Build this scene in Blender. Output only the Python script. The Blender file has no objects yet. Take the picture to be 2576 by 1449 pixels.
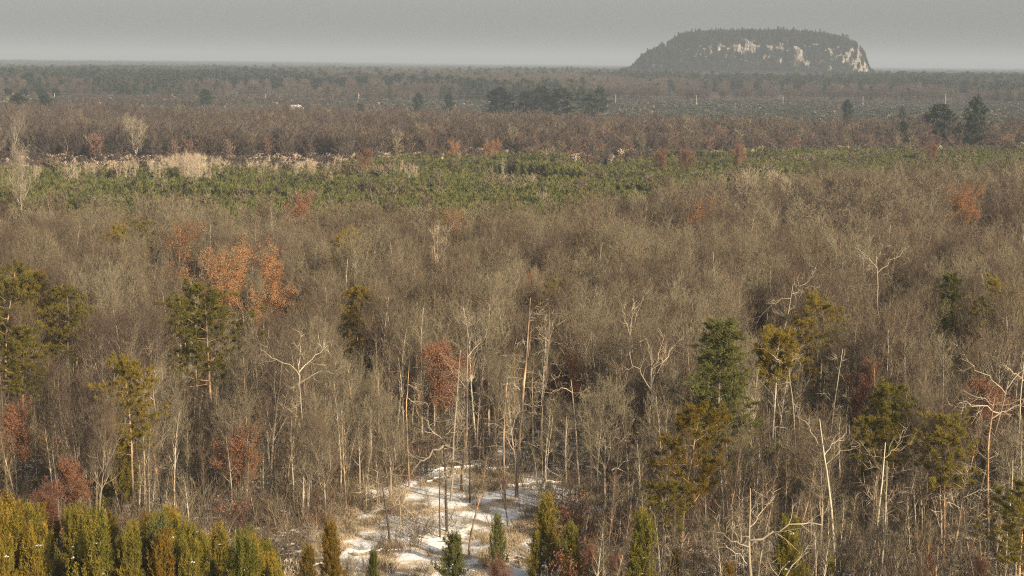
import bpy, math, random
import numpy as np
from mathutils import Matrix, Vector

rng = np.random.default_rng(7)
random.seed(7)
scene = bpy.context.scene
COL = scene.collection
R = math.radians

# ---------------------------------------------------------------- camera, world, sun, exposure
F = 1991.0                       # focal length in pixels of the 1024-wide picture
CZ = 42.0                        # camera height above the ground
PITCH = math.atan((288 - 62.5) / F)
ROLL = 0.0086
fwd = np.array([0, math.cos(PITCH), -math.sin(PITCH)])
r0 = np.array([1.0, 0, 0]); u0 = np.array([0, math.sin(PITCH), math.cos(PITCH)])
rgt = math.cos(ROLL) * r0 + math.sin(ROLL) * u0
upv = math.cos(ROLL) * u0 - math.sin(ROLL) * r0
cam_d = bpy.data.cameras.new('camera'); cam = bpy.data.objects.new('camera', cam_d); COL.objects.link(cam)
cam_d.sensor_width = 36; cam_d.lens = 36 * F / 1024; cam_d.clip_start = 1; cam_d.clip_end = 80000
m = Matrix(((rgt[0], upv[0], -fwd[0]), (rgt[1], upv[1], -fwd[1]), (rgt[2], upv[2], -fwd[2]))).to_4x4()
m.translation = Vector((0, 0, CZ)); cam.matrix_world = m
scene.camera = cam

SUN_EL, SUN_AZ = R(24), R(42)    # azimuth to the right of straight behind the camera
sdir = Vector((math.sin(SUN_AZ) * math.cos(SUN_EL), -math.cos(SUN_AZ) * math.cos(SUN_EL), math.sin(SUN_EL)))
world = bpy.data.worlds.new('World'); scene.world = world; world.use_nodes = True
wn = world.node_tree; wn.nodes.clear()
sky = wn.nodes.new('ShaderNodeTexSky'); sky.sky_type = 'NISHITA'; sky.sun_disc = False
sky.sun_elevation = SUN_EL; sky.sun_rotation = math.atan2(sdir.x, sdir.y)
sky.altitude = 300; sky.air_density = 1.0; sky.dust_density = 3.0; sky.ozone_density = 1.0
hs = wn.nodes.new('ShaderNodeHueSaturation'); hs.inputs['Saturation'].default_value = 0.22
bg = wn.nodes.new('ShaderNodeBackground'); bg.inputs['Strength'].default_value = 0.071
wo = wn.nodes.new('ShaderNodeOutputWorld')
wn.links.new(sky.outputs[0], hs.inputs['Color']); wn.links.new(hs.outputs[0], bg.inputs['Color']); wn.links.new(bg.outputs[0], wo.inputs[0])
sun_d = bpy.data.lights.new('sun', 'SUN'); sun_d.energy = 5.0; sun_d.angle = R(0.6); sun_d.color = (1.0, 0.83, 0.58)
sun = bpy.data.objects.new('sun', sun_d); COL.objects.link(sun)
sun.rotation_euler = sdir.to_track_quat('Z', 'Y').to_euler()
scene.view_settings.view_transform = 'Standard'; scene.view_settings.look = 'None'
scene.view_settings.gamma = 1; scene.view_settings.use_curve_mapping = False
scene.view_settings.exposure = 0.86
scene.cycles.max_bounces = 5; scene.cycles.diffuse_bounces = 3; scene.cycles.glossy_bounces = 1
scene.cycles.transmission_bounces = 2; scene.cycles.volume_bounces = 0
scene.cycles.use_denoising = False; scene.cycles.filter_width = 1.15; scene.cycles.denoiser = 'OPENIMAGEDENOISE'; scene.cycles.denoising_input_passes = 'RGB_ALBEDO_NORMAL'; scene.cycles.denoising_prefilter = 'NONE'
scene.cycles.sample_clamp_indirect = 3
HAZE = 1.45e-4

# ---------------------------------------------------------------- geometry of the view: pixels of the 2576-wide look at the photograph
K = 2.5156
def ray(px, py):
    return fwd + rgt * (px / K - 512) / F + upv * (288 - py / K) / F
def smooth(a, b, x):
    t = np.clip((x - a) / (b - a), 0, 1); return t * t * (3 - 2 * t)
def terr(x, y):
    x = np.asarray(x, float); y = np.asarray(y, float)
    r = np.hypot(x, y)
    far = smooth(1300, 2800, r)
    z = 10.0 * far
    z = z + 0.35 * np.sin(x * 0.045 + 1.3) * np.cos(y * 0.037) + 0.18 * np.sin(x * 0.13 + y * 0.11) + 0.10 * np.sin(x * 0.37 - y * 0.29)
    z = z + far * (2.0 * np.sin(x * 0.0031 + 0.7) * np.cos(y * 0.0017) + 1.2 * np.sin(x * 0.0011 + y * 0.0023))
    z = z + 7 * smooth(5000, 9000, r) * smooth(-200, -1600, x)
    return z
def at_top(px, py, h):
    """world x, y of something h metres tall whose top shows at (px, py)"""
    d = ray(px, py); t = 200.0; g = 0.0
    for _ in range(12):
        t = (g + h - CZ) / d[2]
        g = float(terr(d[0] * t, d[1] * t))
    return d[0] * t, d[1] * t
def at_dist(px, D):
    """world x, y at distance D in the column px (taken at the horizon)"""
    return (px / K - 512) / F * D, D
def project(x, y, z):
    v0, v1, v2 = x, y, z - CZ
    dep = v0 * fwd[0] + v1 * fwd[1] + v2 * fwd[2]
    a = (v0 * rgt[0] + v1 * rgt[1] + v2 * rgt[2]) / dep * F + 512
    b = 288 - (v0 * upv[0] + v1 * upv[1] + v2 * upv[2]) / dep * F
    return a * K, b * K

def vnoise(x, y, s, seed=0):
    """smooth value noise 0..1"""
    x = np.asarray(x, float) / s; y = np.asarray(y, float) / s
    xi = np.floor(x); yi = np.floor(y); fx = x - xi; fy = y - yi
    fx = fx * fx * (3 - 2 * fx); fy = fy * fy * (3 - 2 * fy)
    def h(a, b):
        v = np.sin(a * 127.1 + b * 311.7 + seed * 74.7) * 43758.5453
        return v - np.floor(v)
    return (h(xi, yi) * (1 - fx) + h(xi + 1, yi) * fx) * (1 - fy) + (h(xi, yi + 1) * (1 - fx) + h(xi + 1, yi + 1) * fx) * fy

# ---------------------------------------------------------------- materials
def srgb(r, g, b): return tuple(((c / 255) ** 2.2) for c in (r, g, b))
def mat(name, cols, inst=1.0, zone=0.0, zscale=60.0, fine=0.3, fscale=1.2, rough=0.9, stretch=None, bump=0.0, trans=0.0):
    """cols: colours along a ramp; position on it from the instance's random number, a broad noise over the land and a fine noise on the thing"""
    M = bpy.data.materials.new(name); M.use_nodes = True
    nt = M.node_tree; N = nt.nodes; L = nt.links; N.clear()
    out = N.new('ShaderNodeOutputMaterial'); bs = N.new('ShaderNodeBsdfPrincipled')
    bs.inputs['Roughness'].default_value = rough; bs.inputs['Specular IOR Level'].default_value = 0.15
    if trans:
        tr = N.new('ShaderNodeBsdfTranslucent'); mx = N.new('ShaderNodeMixShader'); mx.inputs[0].default_value = trans
        L.new(bs.outputs[0], mx.inputs[1]); L.new(tr.outputs[0], mx.inputs[2]); L.new(mx.outputs[0], out.inputs[0])
    else:
        L.new(bs.outputs[0], out.inputs[0])
    geo = N.new('ShaderNodeNewGeometry'); oi = N.new('ShaderNodeObjectInfo'); tc = N.new('ShaderNodeTexCoord')
    def math_(op, a, b):
        n = N.new('ShaderNodeMath'); n.operation = op
        for i, v in enumerate((a, b)):
            if isinstance(v, (int, float)): n.inputs[i].default_value = v
            else: L.new(v, n.inputs[i])
        return n.outputs[0]
    def noise(vec, sc, det=2):
        n = N.new('ShaderNodeTexNoise'); n.inputs['Scale'].default_value = sc; n.inputs['Detail'].default_value = det
        L.new(vec, n.inputs['Vector']); return n.outputs['Fac']
    v = 0.5
    r = math_('MULTIPLY', math_('SUBTRACT', oi.outputs['Random'], 0.5), inst)
    acc = math_('ADD', r, 0.5)
    if zone:
        z = noise(geo.outputs['Position'], 1.0 / zscale)
        acc = math_('ADD', acc, math_('MULTIPLY', math_('SUBTRACT', z, 0.5), zone * 2.2))
    if fine:
        vec = tc.outputs['Object']
        if stretch:
            mp = N.new('ShaderNodeMapping'); mp.inputs['Scale'].default_value = stretch; L.new(vec, mp.inputs['Vector']); vec = mp.outputs[0]
        fn = noise(vec, fscale, 4)
        acc = math_('ADD', acc, math_('MULTIPLY', math_('SUBTRACT', fn, 0.5), fine * 2.2))
        if bump:
            bp = N.new('ShaderNodeBump'); bp.inputs['Strength'].default_value = bump; bp.inputs['Distance'].default_value = 0.05
            L.new(fn, bp.inputs['Height']); L.new(bp.outputs[0], bs.inputs['Normal'])
    cr = N.new('ShaderNodeValToRGB'); e = cr.color_ramp.elements
    while len(e) < len(cols): e.new(0.5)
    for i, c in enumerate(cols):
        e[i].position = i / (len(cols) - 1); e[i].color = (*c, 1)
    L.new(acc, cr.inputs[0]); L.new(cr.outputs[0], bs.inputs['Base Color'])
    if trans: L.new(cr.outputs[0], tr.inputs[0])
    return M

M = {}
M['bark'] = mat('grey_bark', [(.12, .095, .068), (.26, .21, .15), (.42, .35, .25)], 0.6, 0, 60, 0.35, 1.5, bump=0.4, stretch=(1, 1, .25))
M['twig'] = mat('twig_bark', [(.070, .049, .037), (.115, .082, .056), (.150, .115, .075), (.160, .130, .082), (.200, .168, .108)], 1.05, 0.5, 38, 0.12, 0.3)
M['pale'] = mat('pale_bare_wood', [(.17, .135, .095), (.34, .28, .20), (.60, .51, .38)], 0.4, 0, 60, 0.5, 1.4, stretch=(1, 1, .3), bump=0.3)
M['orange'] = mat('peeling_orange_bark', [(.08, .065, .05), (.11, .085, .065), (.16, .12, .085), (.30, .20, .12), (.52, .33, .18), (.58, .40, .24)], 0.3, 0, 60, 0.9, 1.4, stretch=(1, 1, .35), bump=0.3)
M['dark'] = mat('dark_bark', [(.035, .03, .026), (.08, .062, .05), (.13, .10, .075)], 0.3, 0, 60, 0.5, 1.2, stretch=(1, 1, .3))
M['birch'] = mat('cream_birch_bark', [(.26, .22, .16), (.44, .38, .28), (.62, .55, .43)], 0.5, 0, 60, 0.4, 1.2)
M['aspentwig'] = mat('straw_coloured_twigs', [(.27, .20, .14), (.40, .31, .215), (.50, .41, .29)], 0.8, 0, 60, 0.2, 0.4)
M['rusttwig'] = mat('reddish_twigs', [(.13, .075, .055), (.17, .10, .072), (.20, .13, .095)], 0.8, 0, 60, 0.2, 0.4)
M['orangeleaf'] = mat('orange_dry_leaves', [(.30, .14, .06), (.40, .19, .078), (.47, .25, .10)], 0.2, 0, 60, 0.5, 0.8, trans=0.2)
M['russetleaf'] = mat('russet_dry_leaves', [(.17, .085, .048), (.26, .12, .062), (.34, .16, .08)], 0.5, 0, 60, 0.4, 0.8, trans=0.2)
M['redleaf'] = mat('dark_red_dry_leaves', [(.12, .058, .038), (.175, .075, .043), (.23, .10, .055)], 0.5, 0, 60, 0.4, 0.8, trans=0.2)
M['olive'] = mat('olive_needles', [(.125, .12, .028), (.20, .17, .035), (.28, .215, .04), (.36, .24, .042)], 0.5, 0.2, 20, 0.6, 1.1, trans=0.5)
M['youngolive'] = mat('young_pine_needles', [(.11, .12, .024), (.19, .175, .03), (.27, .215, .035), (.37, .25, .04)], 0.6, 0.2, 20, 0.6, 1.1, trans=0.5)
M['gold'] = mat('golden_needles', [(.13, .115, .02), (.22, .15, .022), (.31, .17, .028)], 0.4, 0, 20, 0.6, 1.1, trans=0.5)
M['green'] = mat('green_needles', [(.095, .105, .034), (.15, .148, .045), (.21, .19, .055)], 0.5, 0, 20, 0.4, 0.6, trans=0.35)
M['plantation'] = mat('plantation_needles', [(.055, .062, .022), (.110, .112, .036), (.165, .150, .048)], 0.8, 0.25, 40, 0.3, 0.6, trans=0.15)
M['darkgreen'] = mat('dark_blue_green_needles', [(.020, .030, .020), (.035, .048, .026), (.055, .066, .032)], 0.6, 0.1, 20, 0.5, 0.4)
M['fartwig'] = mat('far_twigs', [(.056, .041, .035), (.078, .059, .048), (.098, .077, .061), (.12, .098, .078)], 0.7, 0.6, 160, 0.0, 1)
M['snow'] = mat('snow', [(.78, .78, .78), (.84, .84, .84), (.88, .88, .88)], 0, 0, 60, 0.4, 1.0, rough=0.6)
M['grass'] = mat('dry_tan_grass', [(.26, .19, .12), (.40, .31, .20), (.54, .44, .30)], 0.6, 0, 60, 0.3, 2)
M['bog'] = mat('grey_green_bog_scrub', [(.050, .058, .044), (.070, .076, .058), (.10, .10, .08)], 0.9, 0.2, 60, 0.3, 0.6)

# ---------------------------------------------------------------- mesh helpers (all triangles)
class G:
    def __init__(s): s.v = []; s.f = []; s.m = []; s.n = 0; s.sm = []
    def add(s, v, f, mi=0, smooth=False):
        v = np.asarray(v, np.float32).reshape(-1, 3); f = np.asarray(f, np.int64).reshape(-1, 3)
        s.v.append(v); s.f.append(f + s.n); s.m.append(np.full(len(f), mi, np.int32)); s.sm.append(np.full(len(f), smooth)); s.n += len(v)
    def merge(s, o, remap=None):
        for v, f, mi, sm in zip(o.v, o.f, o.m, o.sm):
            pass
        if not o.v: return
        v = np.concatenate(o.v); f = np.concatenate(o.f); mi = np.concatenate(o.m); sm = np.concatenate(o.sm)
        s.v.append(v); s.f.append(f + s.n); s.m.append(mi if remap is None else np.asarray(remap)[mi]); s.sm.append(sm); s.n += len(v)
    def arrays(s): return np.concatenate(s.v), np.concatenate(s.f), np.concatenate(s.m), np.concatenate(s.sm)
    def mesh(s, name, mats):
        v, f, mi, sm = s.arrays()
        me = bpy.data.meshes.new(name)
        me.vertices.add(len(v)); me.vertices.foreach_set('co', v.astype(np.float32).ravel())
        me.loops.add(len(f) * 3); me.loops.foreach_set('vertex_index', f.astype(np.int32).ravel())
        me.polygons.add(len(f)); me.polygons.foreach_set('loop_start', (np.arange(len(f)) * 3).astype(np.int32))
        me.polygons.foreach_set('material_index', mi); me.polygons.foreach_set('use_smooth', sm)
        for q in mats: me.materials.append(M[q])
        me.update(calc_edges=True); return me

def nrm(a): return a / (np.linalg.norm(a, axis=-1, keepdims=True) + 1e-9)
def tangents(P):
    T = np.empty_like(P); T[:, 1:-1] = P[:, 2:] - P[:, :-2]; T[:, 0] = P[:, 1] - P[:, 0]; T[:, -1] = P[:, -1] - P[:, -2]
    return nrm(T)
def tubes(g, P, Rr, m, mi=0, cap=False):
    n, k, _ = P.shape; T = tangents(P)
    ref = np.where(np.abs(T[..., 2:3]) > 0.9, np.array([1.0, 0, 0]), np.array([0, 0, 1.0]))
    A = nrm(np.cross(T, ref)); B = np.cross(T, A)
    ang = np.arange(m) * 2 * np.pi / m
    V = P[:, :, None] + Rr[:, :, None, None] * (np.cos(ang)[None, None, :, None] * A[:, :, None] + np.sin(ang)[None, None, :, None] * B[:, :, None])
    base = (np.arange(n) * k * m)[:, None, None]; i = np.arange(k - 1)[None, :, None] * m; j = np.arange(m)[None, None, :]; j2 = (j + 1) % m
    a = base + i + j; b = base + i + j2; c = a + m; d = b + m
    f = np.concatenate([np.stack([a, b, d], -1).reshape(-1, 3), np.stack([a, d, c], -1).reshape(-1, 3)])
    if cap:
        e = base[:, 0, 0] + (k - 1) * m
        caps = np.concatenate([np.stack([e, e + q, e + q + 1], -1) for q in range(1, m - 1)])
        f = np.concatenate([f, caps])
    g.add(V, f, mi, True)
def ribbons(g, P, W, mi=0, rg=rng):
    n, k, _ = P.shape; T = tangents(P)
    s = nrm(np.cross(T, np.repeat(nrm(rg.normal(size=(n, 1, 3))), k, 1)))
    V = np.stack([P - s * W[..., None], P + s * W[..., None]], 2)
    base = (np.arange(n) * k * 2)[:, None]; i = np.arange(k - 1)[None, :] * 2
    a = base + i; f = np.concatenate([np.stack([a, a + 1, a + 3], -1).reshape(-1, 3), np.stack([a, a + 3, a + 2], -1).reshape(-1, 3)])
    g.add(V, f, mi)
def blades(g, C, D, ln, w, mi=0, rg=rng):
    """one slender triangle per row: base at C, tip at C + D*ln"""
    n = len(C); s = nrm(np.cross(D, rg.normal(size=(n, 3)))) * (np.asarray(w) * 0.5).reshape(-1, 1)
    V = np.stack([C - s, C + s, C + D * np.asarray(ln).reshape(-1, 1)], 1)
    g.add(V, np.arange(n * 3).reshape(-1, 3), mi)
def grow(rg, P, Rr, cnt, t0, t1, length, ang, up, wig, seg, rr=0.6, tip=0.25, prof=None, even=False):
    """children of the polylines P: returns their polylines, radii, parent index and parameter"""
    n, k, _ = P.shape
    idx = np.repeat(np.arange(n), cnt); N = len(idx)
    t = t0 + (t1 - t0) * (((np.arange(N) % cnt) + rg.random(N)) / cnt)
    u = t * (k - 1); i = np.clip(u.astype(int), 0, k - 2); fr = (u - i)[:, None]
    p = P[idx, i] * (1 - fr) + P[idx, i + 1] * fr
    T = nrm(P[idx, i + 1] - P[idx, i]); r = (Rr[idx, i] * (1 - fr[:, 0]) + Rr[idx, i + 1] * fr[:, 0])
    perp = nrm(np.cross(T, rg.normal(size=(N, 3))))
    if even:
        az = (np.arange(N) % cnt) * 2.399 + rg.random(N) * 0.8
        perp = np.stack([np.cos(az), np.sin(az), np.zeros(N)], 1)
    a = np.radians(rg.uniform(ang[0], ang[1], N))[:, None]
    d = nrm(T * np.cos(a) + perp * np.sin(a))
    L = length * rg.uniform(0.65, 1.25, N)
    if prof is not None: L = L * prof(t)
    Q = np.empty((N, seg + 1, 3)); Q[:, 0] = p
    for s in range(seg):
        d = nrm(d + rg.normal(size=(N, 3)) * wig + np.array([0, 0, up]))
        Q[:, s + 1] = Q[:, s] + d * (L / seg)[:, None]
    R1 = np.minimum(r * rr, L * 0.03 + 0.004)
    RR = R1[:, None] * np.linspace(1, tip, seg + 1)[None]
    return Q, RR, idx, t

def trunk_line(rg, H, r, seg=9, wig=0.03, lean=(0, 0)):
    Q = np.zeros((1, seg + 1, 3)); d = np.array([lean[0], lean[1], 1.0])
    for s in range(seg):
        d = d + np.array([rg.normal() * wig, rg.normal() * wig, 0]); dd = d / np.linalg.norm(d)
        Q[0, s + 1] = Q[0, s] + dd * H / seg
    Q[0, :, 2] *= H / Q[0, -1, 2]
    RR = r * (1 - np.linspace(0, 1, seg + 1) * 0.85)[None]; RR[0, 0] *= 1.25
    return Q, RR

# ---------------------------------------------------------------- tree makers. Each returns (wood, crown, material names)
def bare_tree(seed, H=17.0, spread=1.0, lod=0, fast=0.0, twigm='twig', barkm='bark', leaf=None, leaf_n=0, leaf_keep=0.6, leaf_size=0.2, leaf_low=0.22):
    rg = np.random.default_rng(seed); w = G(); c = G()
    mats = [barkm, twigm, 'pale', leaf or twigm]
    P, RR = trunk_line(rg, H * 0.80, 0.20 * H / 17, 10, 0.05)
    tubes(w, P, RR, 7 if lod == 0 else 4, 0)
    nl = 15 if lod == 0 else 11
    prof = lambda t: 0.55 + 0.75 * np.sin(np.clip((t - 0.25) / 0.8, 0, 1) * np.pi * 0.85 + 0.25)
    up0 = 0.20 + fast
    L1, r1, _, _ = grow(rg, P, RR, nl, 0.32, 0.99, H * 0.27 * spread, (28, 62 - 20 * fast), up0, 0.16, 6, 0.55, 0.25, prof, True)
    L1b, r1b, _, _ = grow(rg, L1, r1, 2, 0.25, 0.7, H * 0.17 * spread, (22, 45), up0, 0.16, 5, 0.8, 0.2)
    tubes(w, L1, r1, 5 if lod == 0 else 3, 0); tubes(w, L1b, r1b, 4 if lod == 0 else 3, 0)
    if lod == 0:
        # a few limbs that have lost their bark
        k = rg.choice(nl, 2)
        tubes(w, L1[k] + 0.0, r1[k] * 1.07, 5, 2)
    if lod == 0:
        L2, r2, _, _ = grow(rg, L1, r1, 6, 0.25, 1.0, H * 0.105, (25, 60), 0.20, 0.18, 4, 0.55, 0.3)
        L2b, r2b, _, _ = grow(rg, L1b, r1b, 6, 0.2, 1.0, H * 0.085, (25, 60), 0.20, 0.18, 4, 0.6, 0.3)
        L2 = np.concatenate([L2, L2b]); r2 = np.concatenate([r2, r2b])
        tubes(w, L2, r2 * 1.25, 3, 0); k = rg.choice(len(L2), 9); tubes(w, L2[k], r2[k] * 1.35, 3, 2)
        L3, r3, _, _ = grow(rg, L2, r2, 5, 0.15, 1.0, H * 0.060, (20, 60), 0.22, 0.2, 3, 0.55, 0.35)
        ribbons(c, L3, np.maximum(r3, 0.009), 1, rg)
        L4, r4, _, _ = grow(rg, L3, r3, 4 if seed % 2 else 3, 0.1, 1.0, H * 0.036, (15, 60), 0.15, 0.2, 1, 0.6, 0.4)
        blades(c, L4[:, 0], nrm(L4[:, 1] - L4[:, 0]), np.linalg.norm(L4[:, 1] - L4[:, 0], axis=1), 0.026, 1, rg)
    elif lod == 1:
        L2, r2, _, _ = grow(rg, np.concatenate([L1[:, ::1][:, :6], L1b]), np.concatenate([r1[:, :6], r1b]), 7, 0.15, 1.0, H * 0.10, (25, 65), 0.2, 0.2, 3, 0.55, 0.3)
        ribbons(c, L2, np.maximum(r2, 0.015), 1, rg)
        L4, r4, _, _ = grow(rg, L2, r2, 9, 0.1, 1.0, H * 0.05, (15, 65), 0.2, 0.2, 1, 0.6, 0.4)
        blades(c, L4[:, 0], nrm(L4[:, 1] - L4[:, 0]), np.linalg.norm(L4[:, 1] - L4[:, 0], axis=1), 0.05, 1, rg)
        L3, r3 = L2, r2
    if leaf:
        # dry leaves in loose clumps at the ends of the boughs
        P3 = L3.reshape(-1, 3)
        ctr = P3[rg.choice(len(P3), 44)]
        dd = np.linalg.norm(P3[:, None] - ctr[None], axis=2).min(1)
        P3 = P3[(dd < H * 0.085 * (0.6 + leaf_keep)) & (P3[:, 2] > H * leaf_low)]
        C = P3[rg.choice(len(P3), leaf_n)] + rg.normal(size=(leaf_n, 3)) * 0.22
        blades(c, C, nrm(rg.normal(size=(leaf_n, 3)) + [0, 0, -.3]), leaf_size * rg.uniform(.7, 1.3, leaf_n), leaf_size * 0.9, 3, rg)
    return w, c, mats

def slender_tree(seed, H=15.0, lod=0, barkm='bark', twigm='twig', stems=1, tight=1.0):
    rg = np.random.default_rng(seed); w = G(); c = G()
    for s in range(stems):
        lean = (0, 0) if stems == 1 else (rg.normal() * 0.13, rg.normal() * 0.13)
        P, RR = trunk_line(rg, H * rg.uniform(.85, 1), 0.125 * H / 15 if stems == 1 else 0.075 * H / 15, 9, 0.03, lean)
        P[0, :, 0] += rg.normal() * 0.2 * (stems > 1)
        tubes(w, P, RR, 5 if lod == 0 else 3, 0)
        n1 = 20 // (1 if stems == 1 else 2)
        L1, r1, _, _ = grow(rg, P, RR, n1, 0.38, 0.98, H * 0.13, (22, 48 * tight), 0.28, 0.14, 4, 0.55, 0.3, lambda t: 1.25 - 0.8 * t, True)
        tubes(w, L1, r1, 3, 0)
        L2, r2, _, _ = grow(rg, L1, r1, 6, 0.2, 1, H * 0.07, (20, 50), 0.2, 0.18, 3, 0.6, 0.35)
        ribbons(c, L2, np.maximum(r2, 0.010), 1, rg)
        L3, r3, _, _ = grow(rg, L2, r2, 6, 0.1, 1, H * 0.038, (15, 55), 0.2, 0.2, 1)
        blades(c, L3[:, 0], nrm(L3[:, 1] - L3[:, 0]), np.linalg.norm(L3[:, 1] - L3[:, 0], axis=1), 0.026, 1, rg)
    return w, c, [barkm, twigm]

def needles(g, rg, C, D, n, ln, wd, spread, mi):
    """tufts: n blades from each C round the direction D"""
    N = len(C) * n
    CC = np.repeat(C, n, 0) + rg.normal(size=(N, 3)) * ln * 0.25
    DD = nrm(np.repeat(D, n, 0) + rg.normal(size=(N, 3)) * spread)
    blades(g, CC, DD, ln * rg.uniform(.6, 1.25, N), wd, mi, rg)

def pine_tree(seed, H=17.0, base=0.42, width=0.24, needle='olive', barkm='orange', tufts=1.0, lod=0):
    """mature pine: bare lower trunk, irregular clumped crown"""
    rg = np.random.default_rng(seed); w = G(); c = G()
    P, RR = trunk_line(rg, H * 0.96, 0.17 * H / 17, 10, 0.025)
    tubes(w, P, RR, 6 if lod == 0 else 4, 0)
    nb = 38 if lod == 0 else 22
    prof = lambda t: np.clip(1.15 * np.sin(np.clip((t - base) / (1.03 - base), 0, 1) * np.pi * 0.72 + 0.75), 0.12, 2) * rg.uniform(.55, 1.2, len(t))
    L1, r1, _, _ = grow(rg, P, RR, nb, base, 0.99, H * width, (62, 88), 0.10, 0.12, 4, 0.42, 0.25, prof, True)
    tubes(w, L1, r1, 3, 0)
    dn, _, _, _ = grow(rg, P, RR, 9, 0.15, base, H * 0.10, (70, 95), -0.02, 0.2, 3, 0.3, 0.3)
    ribbons(w, dn, np.full(dn.shape[:2], 0.02), 0, rg)
    L2, r2, _, _ = grow(rg, L1, r1, 7, 0.25, 1.0, H * 0.055, (30, 70), 0.22, 0.15, 2, 0.5, 0.4)
    ribbons(c, L2, np.maximum(r2, 0.012), 1, rg)
    k = 5 if lod == 0 else 3
    t = rg.random((len(L2), k, 1)); a = L2[:, None, 1] * (1 - t) + L2[:, None, 2] * t
    C = a.reshape(-1, 3); D = np.repeat(nrm(L2[:, 2] - L2[:, 0] + [0, 0, .5]), k, 0)
    if lod == 0: needles(c, rg, C, D, 15, 0.34, 0.06, 0.6, 2)
    else: needles(c, rg, C, D, 6, 0.7, 0.20, 0.6, 2)
    return w, c, [barkm, 'dark', needle]

def white_pine(seed, H=20.0, needle='green', lod=0, width=0.26, base=0.15):
    """layered pine with flat, up-curved boughs"""
    rg = np.random.default_rng(seed); w = G(); c = G()
    P, RR = trunk_line(rg, H * 0.98, 0.22 * H / 20, 10, 0.012)
    tubes(w, P, RR, 6 if lod == 0 else 4, 0)
    nb = 76 if lod == 0 else 46
    prof = lambda t: (0.14 + 1.0 * (1 - ((t - base) / (1 - base)) ** (0.9 if lod == 0 else 2.6))) * rg.uniform(.5, 1.18, len(t))
    L1, r1, _, _ = grow(rg, P, RR, nb, base, 0.985, H * width, (68, 88), 0.07, 0.07, 5, 0.35, 0.25, prof, True)
    tubes(w, L1, r1, 3, 0)
    L2, r2, _, _ = grow(rg, L1, r1, 11, 0.2, 1.0, H * 0.052, (35, 65), 0.10, 0.12, 2, 0.5, 0.4)
    k = 5 if lod == 0 else 2
    t = rg.random((len(L2), k, 1)); a = L2[:, None, 0] * (1 - t) + L2[:, None, 2] * t
    C = a.reshape(-1, 3); D = np.repeat(nrm(L2[:, 2] - L2[:, 0] + [0, 0, .6]), k, 0)
    if lod == 0: needles(c, rg, C, D, 10, 0.36, 0.06, 0.5, 2)
    elif lod == 2: needles(c, rg, C, D, 7, 1.0, 0.5, 0.7, 2)
    else: needles(c, rg, C, D, 4, 0.8, 0.24, 0.6, 2)
    return w, c, ['bark', 'dark', needle]

def young_pine(seed, H=7.0, needle='olive', lod=0, width=0.23, snow=0):
    """bushy pine clothed to the ground, every shoot turned up like a candle"""
    rg = np.random.default_rng(seed); w = G(); c = G()
    P, RR = trunk_line(rg, H * 0.97, 0.085 * H / 7, 7, 0.02)
    tubes(w, P, RR, 5 if lod == 0 else 3, 0)
    nb = 62 if lod == 0 else 24
    prof = lambda t: (0.12 + 1.05 * (1 - t ** (1.0 if lod == 0 else 1.5))) * rg.uniform(.55, 1.15, len(t))
    L1, r1, _, _ = grow(rg, P, RR, nb, 0.06, 0.97, H * width, (45, 75), 0.16, 0.08, 4, 0.35, 0.3, prof, True)
    ribbons(w, L1, np.maximum(r1, 0.01), 0, rg)
    L2, r2, _, _ = grow(rg, L1, r1, 7 if lod == 0 else 4, 0.25, 1.0, H * (0.105 if lod == 0 else 0.075), (15, 45), 0.8, 0.1, 2, 0.5, 0.4)
    if lod == 0:
        k = 4; t = (np.arange(k)[None, :, None] + rg.random((len(L2), k, 1))) / k
        C = (L2[:, None, 0] * (1 - t) + L2[:, None, 2] * t).reshape(-1, 3); D = np.repeat(nrm(L2[:, 2] - L2[:, 0]), k, 0)
        needles(c, rg, C, D, 8, 0.21, 0.05, 0.30, 2)
        nc = 170; e_ = L2[rg.choice(len(L2), nc), -1]; hts = rg.uniform(.3, .95, nc)
        q5 = (e_[:, None] + np.array([0, 0, 1.0]) * (np.linspace(0, 1, 6)[None, :, None] * hts[:, None, None])).reshape(-1, 3)
        needles(c, rg, q5, np.tile([[0, 0, 1.0]], (len(q5), 1)), 5, 0.17, 0.045, 0.38, 2)
        top = P[0, -1][None] + [[0, 0, -.2]]; needles(c, rg, top, np.array([[0, 0, 1.0]]), 20, 0.5, 0.05, 0.2, 2)
    else:
        C = L2[:, 0]; D = nrm(L2[:, 2] - L2[:, 0]); needles(c, rg, C, D, 4, 0.75, 0.20, 0.35, 2)
    if snow:
        i = rg.choice(len(L1), snow); q = rg.integers(1, 4, snow)
        for a, b in zip(i, q): blob(c, L1[a, b] + [0, 0, .12], rg.uniform(.08, .2), 3, rg)
    return w, c, ['dark', 'dark', needle, 'snow']

def blob(g, p, r, mi, rg, flat=0.6):
    v = np.array([[1, 0, 0], [-1, 0, 0], [0, 1, 0], [0, -1, 0], [0, 0, flat], [0, 0, -flat], ]) * r * rg.uniform(.7, 1.3, (6, 1)) + p
    f = [[0, 2, 4], [2, 1, 4], [1, 3, 4], [3, 0, 4], [2, 0, 5], [1, 2, 5], [3, 1, 5], [0, 3, 5]]
    g.add(v, f, mi)

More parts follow.
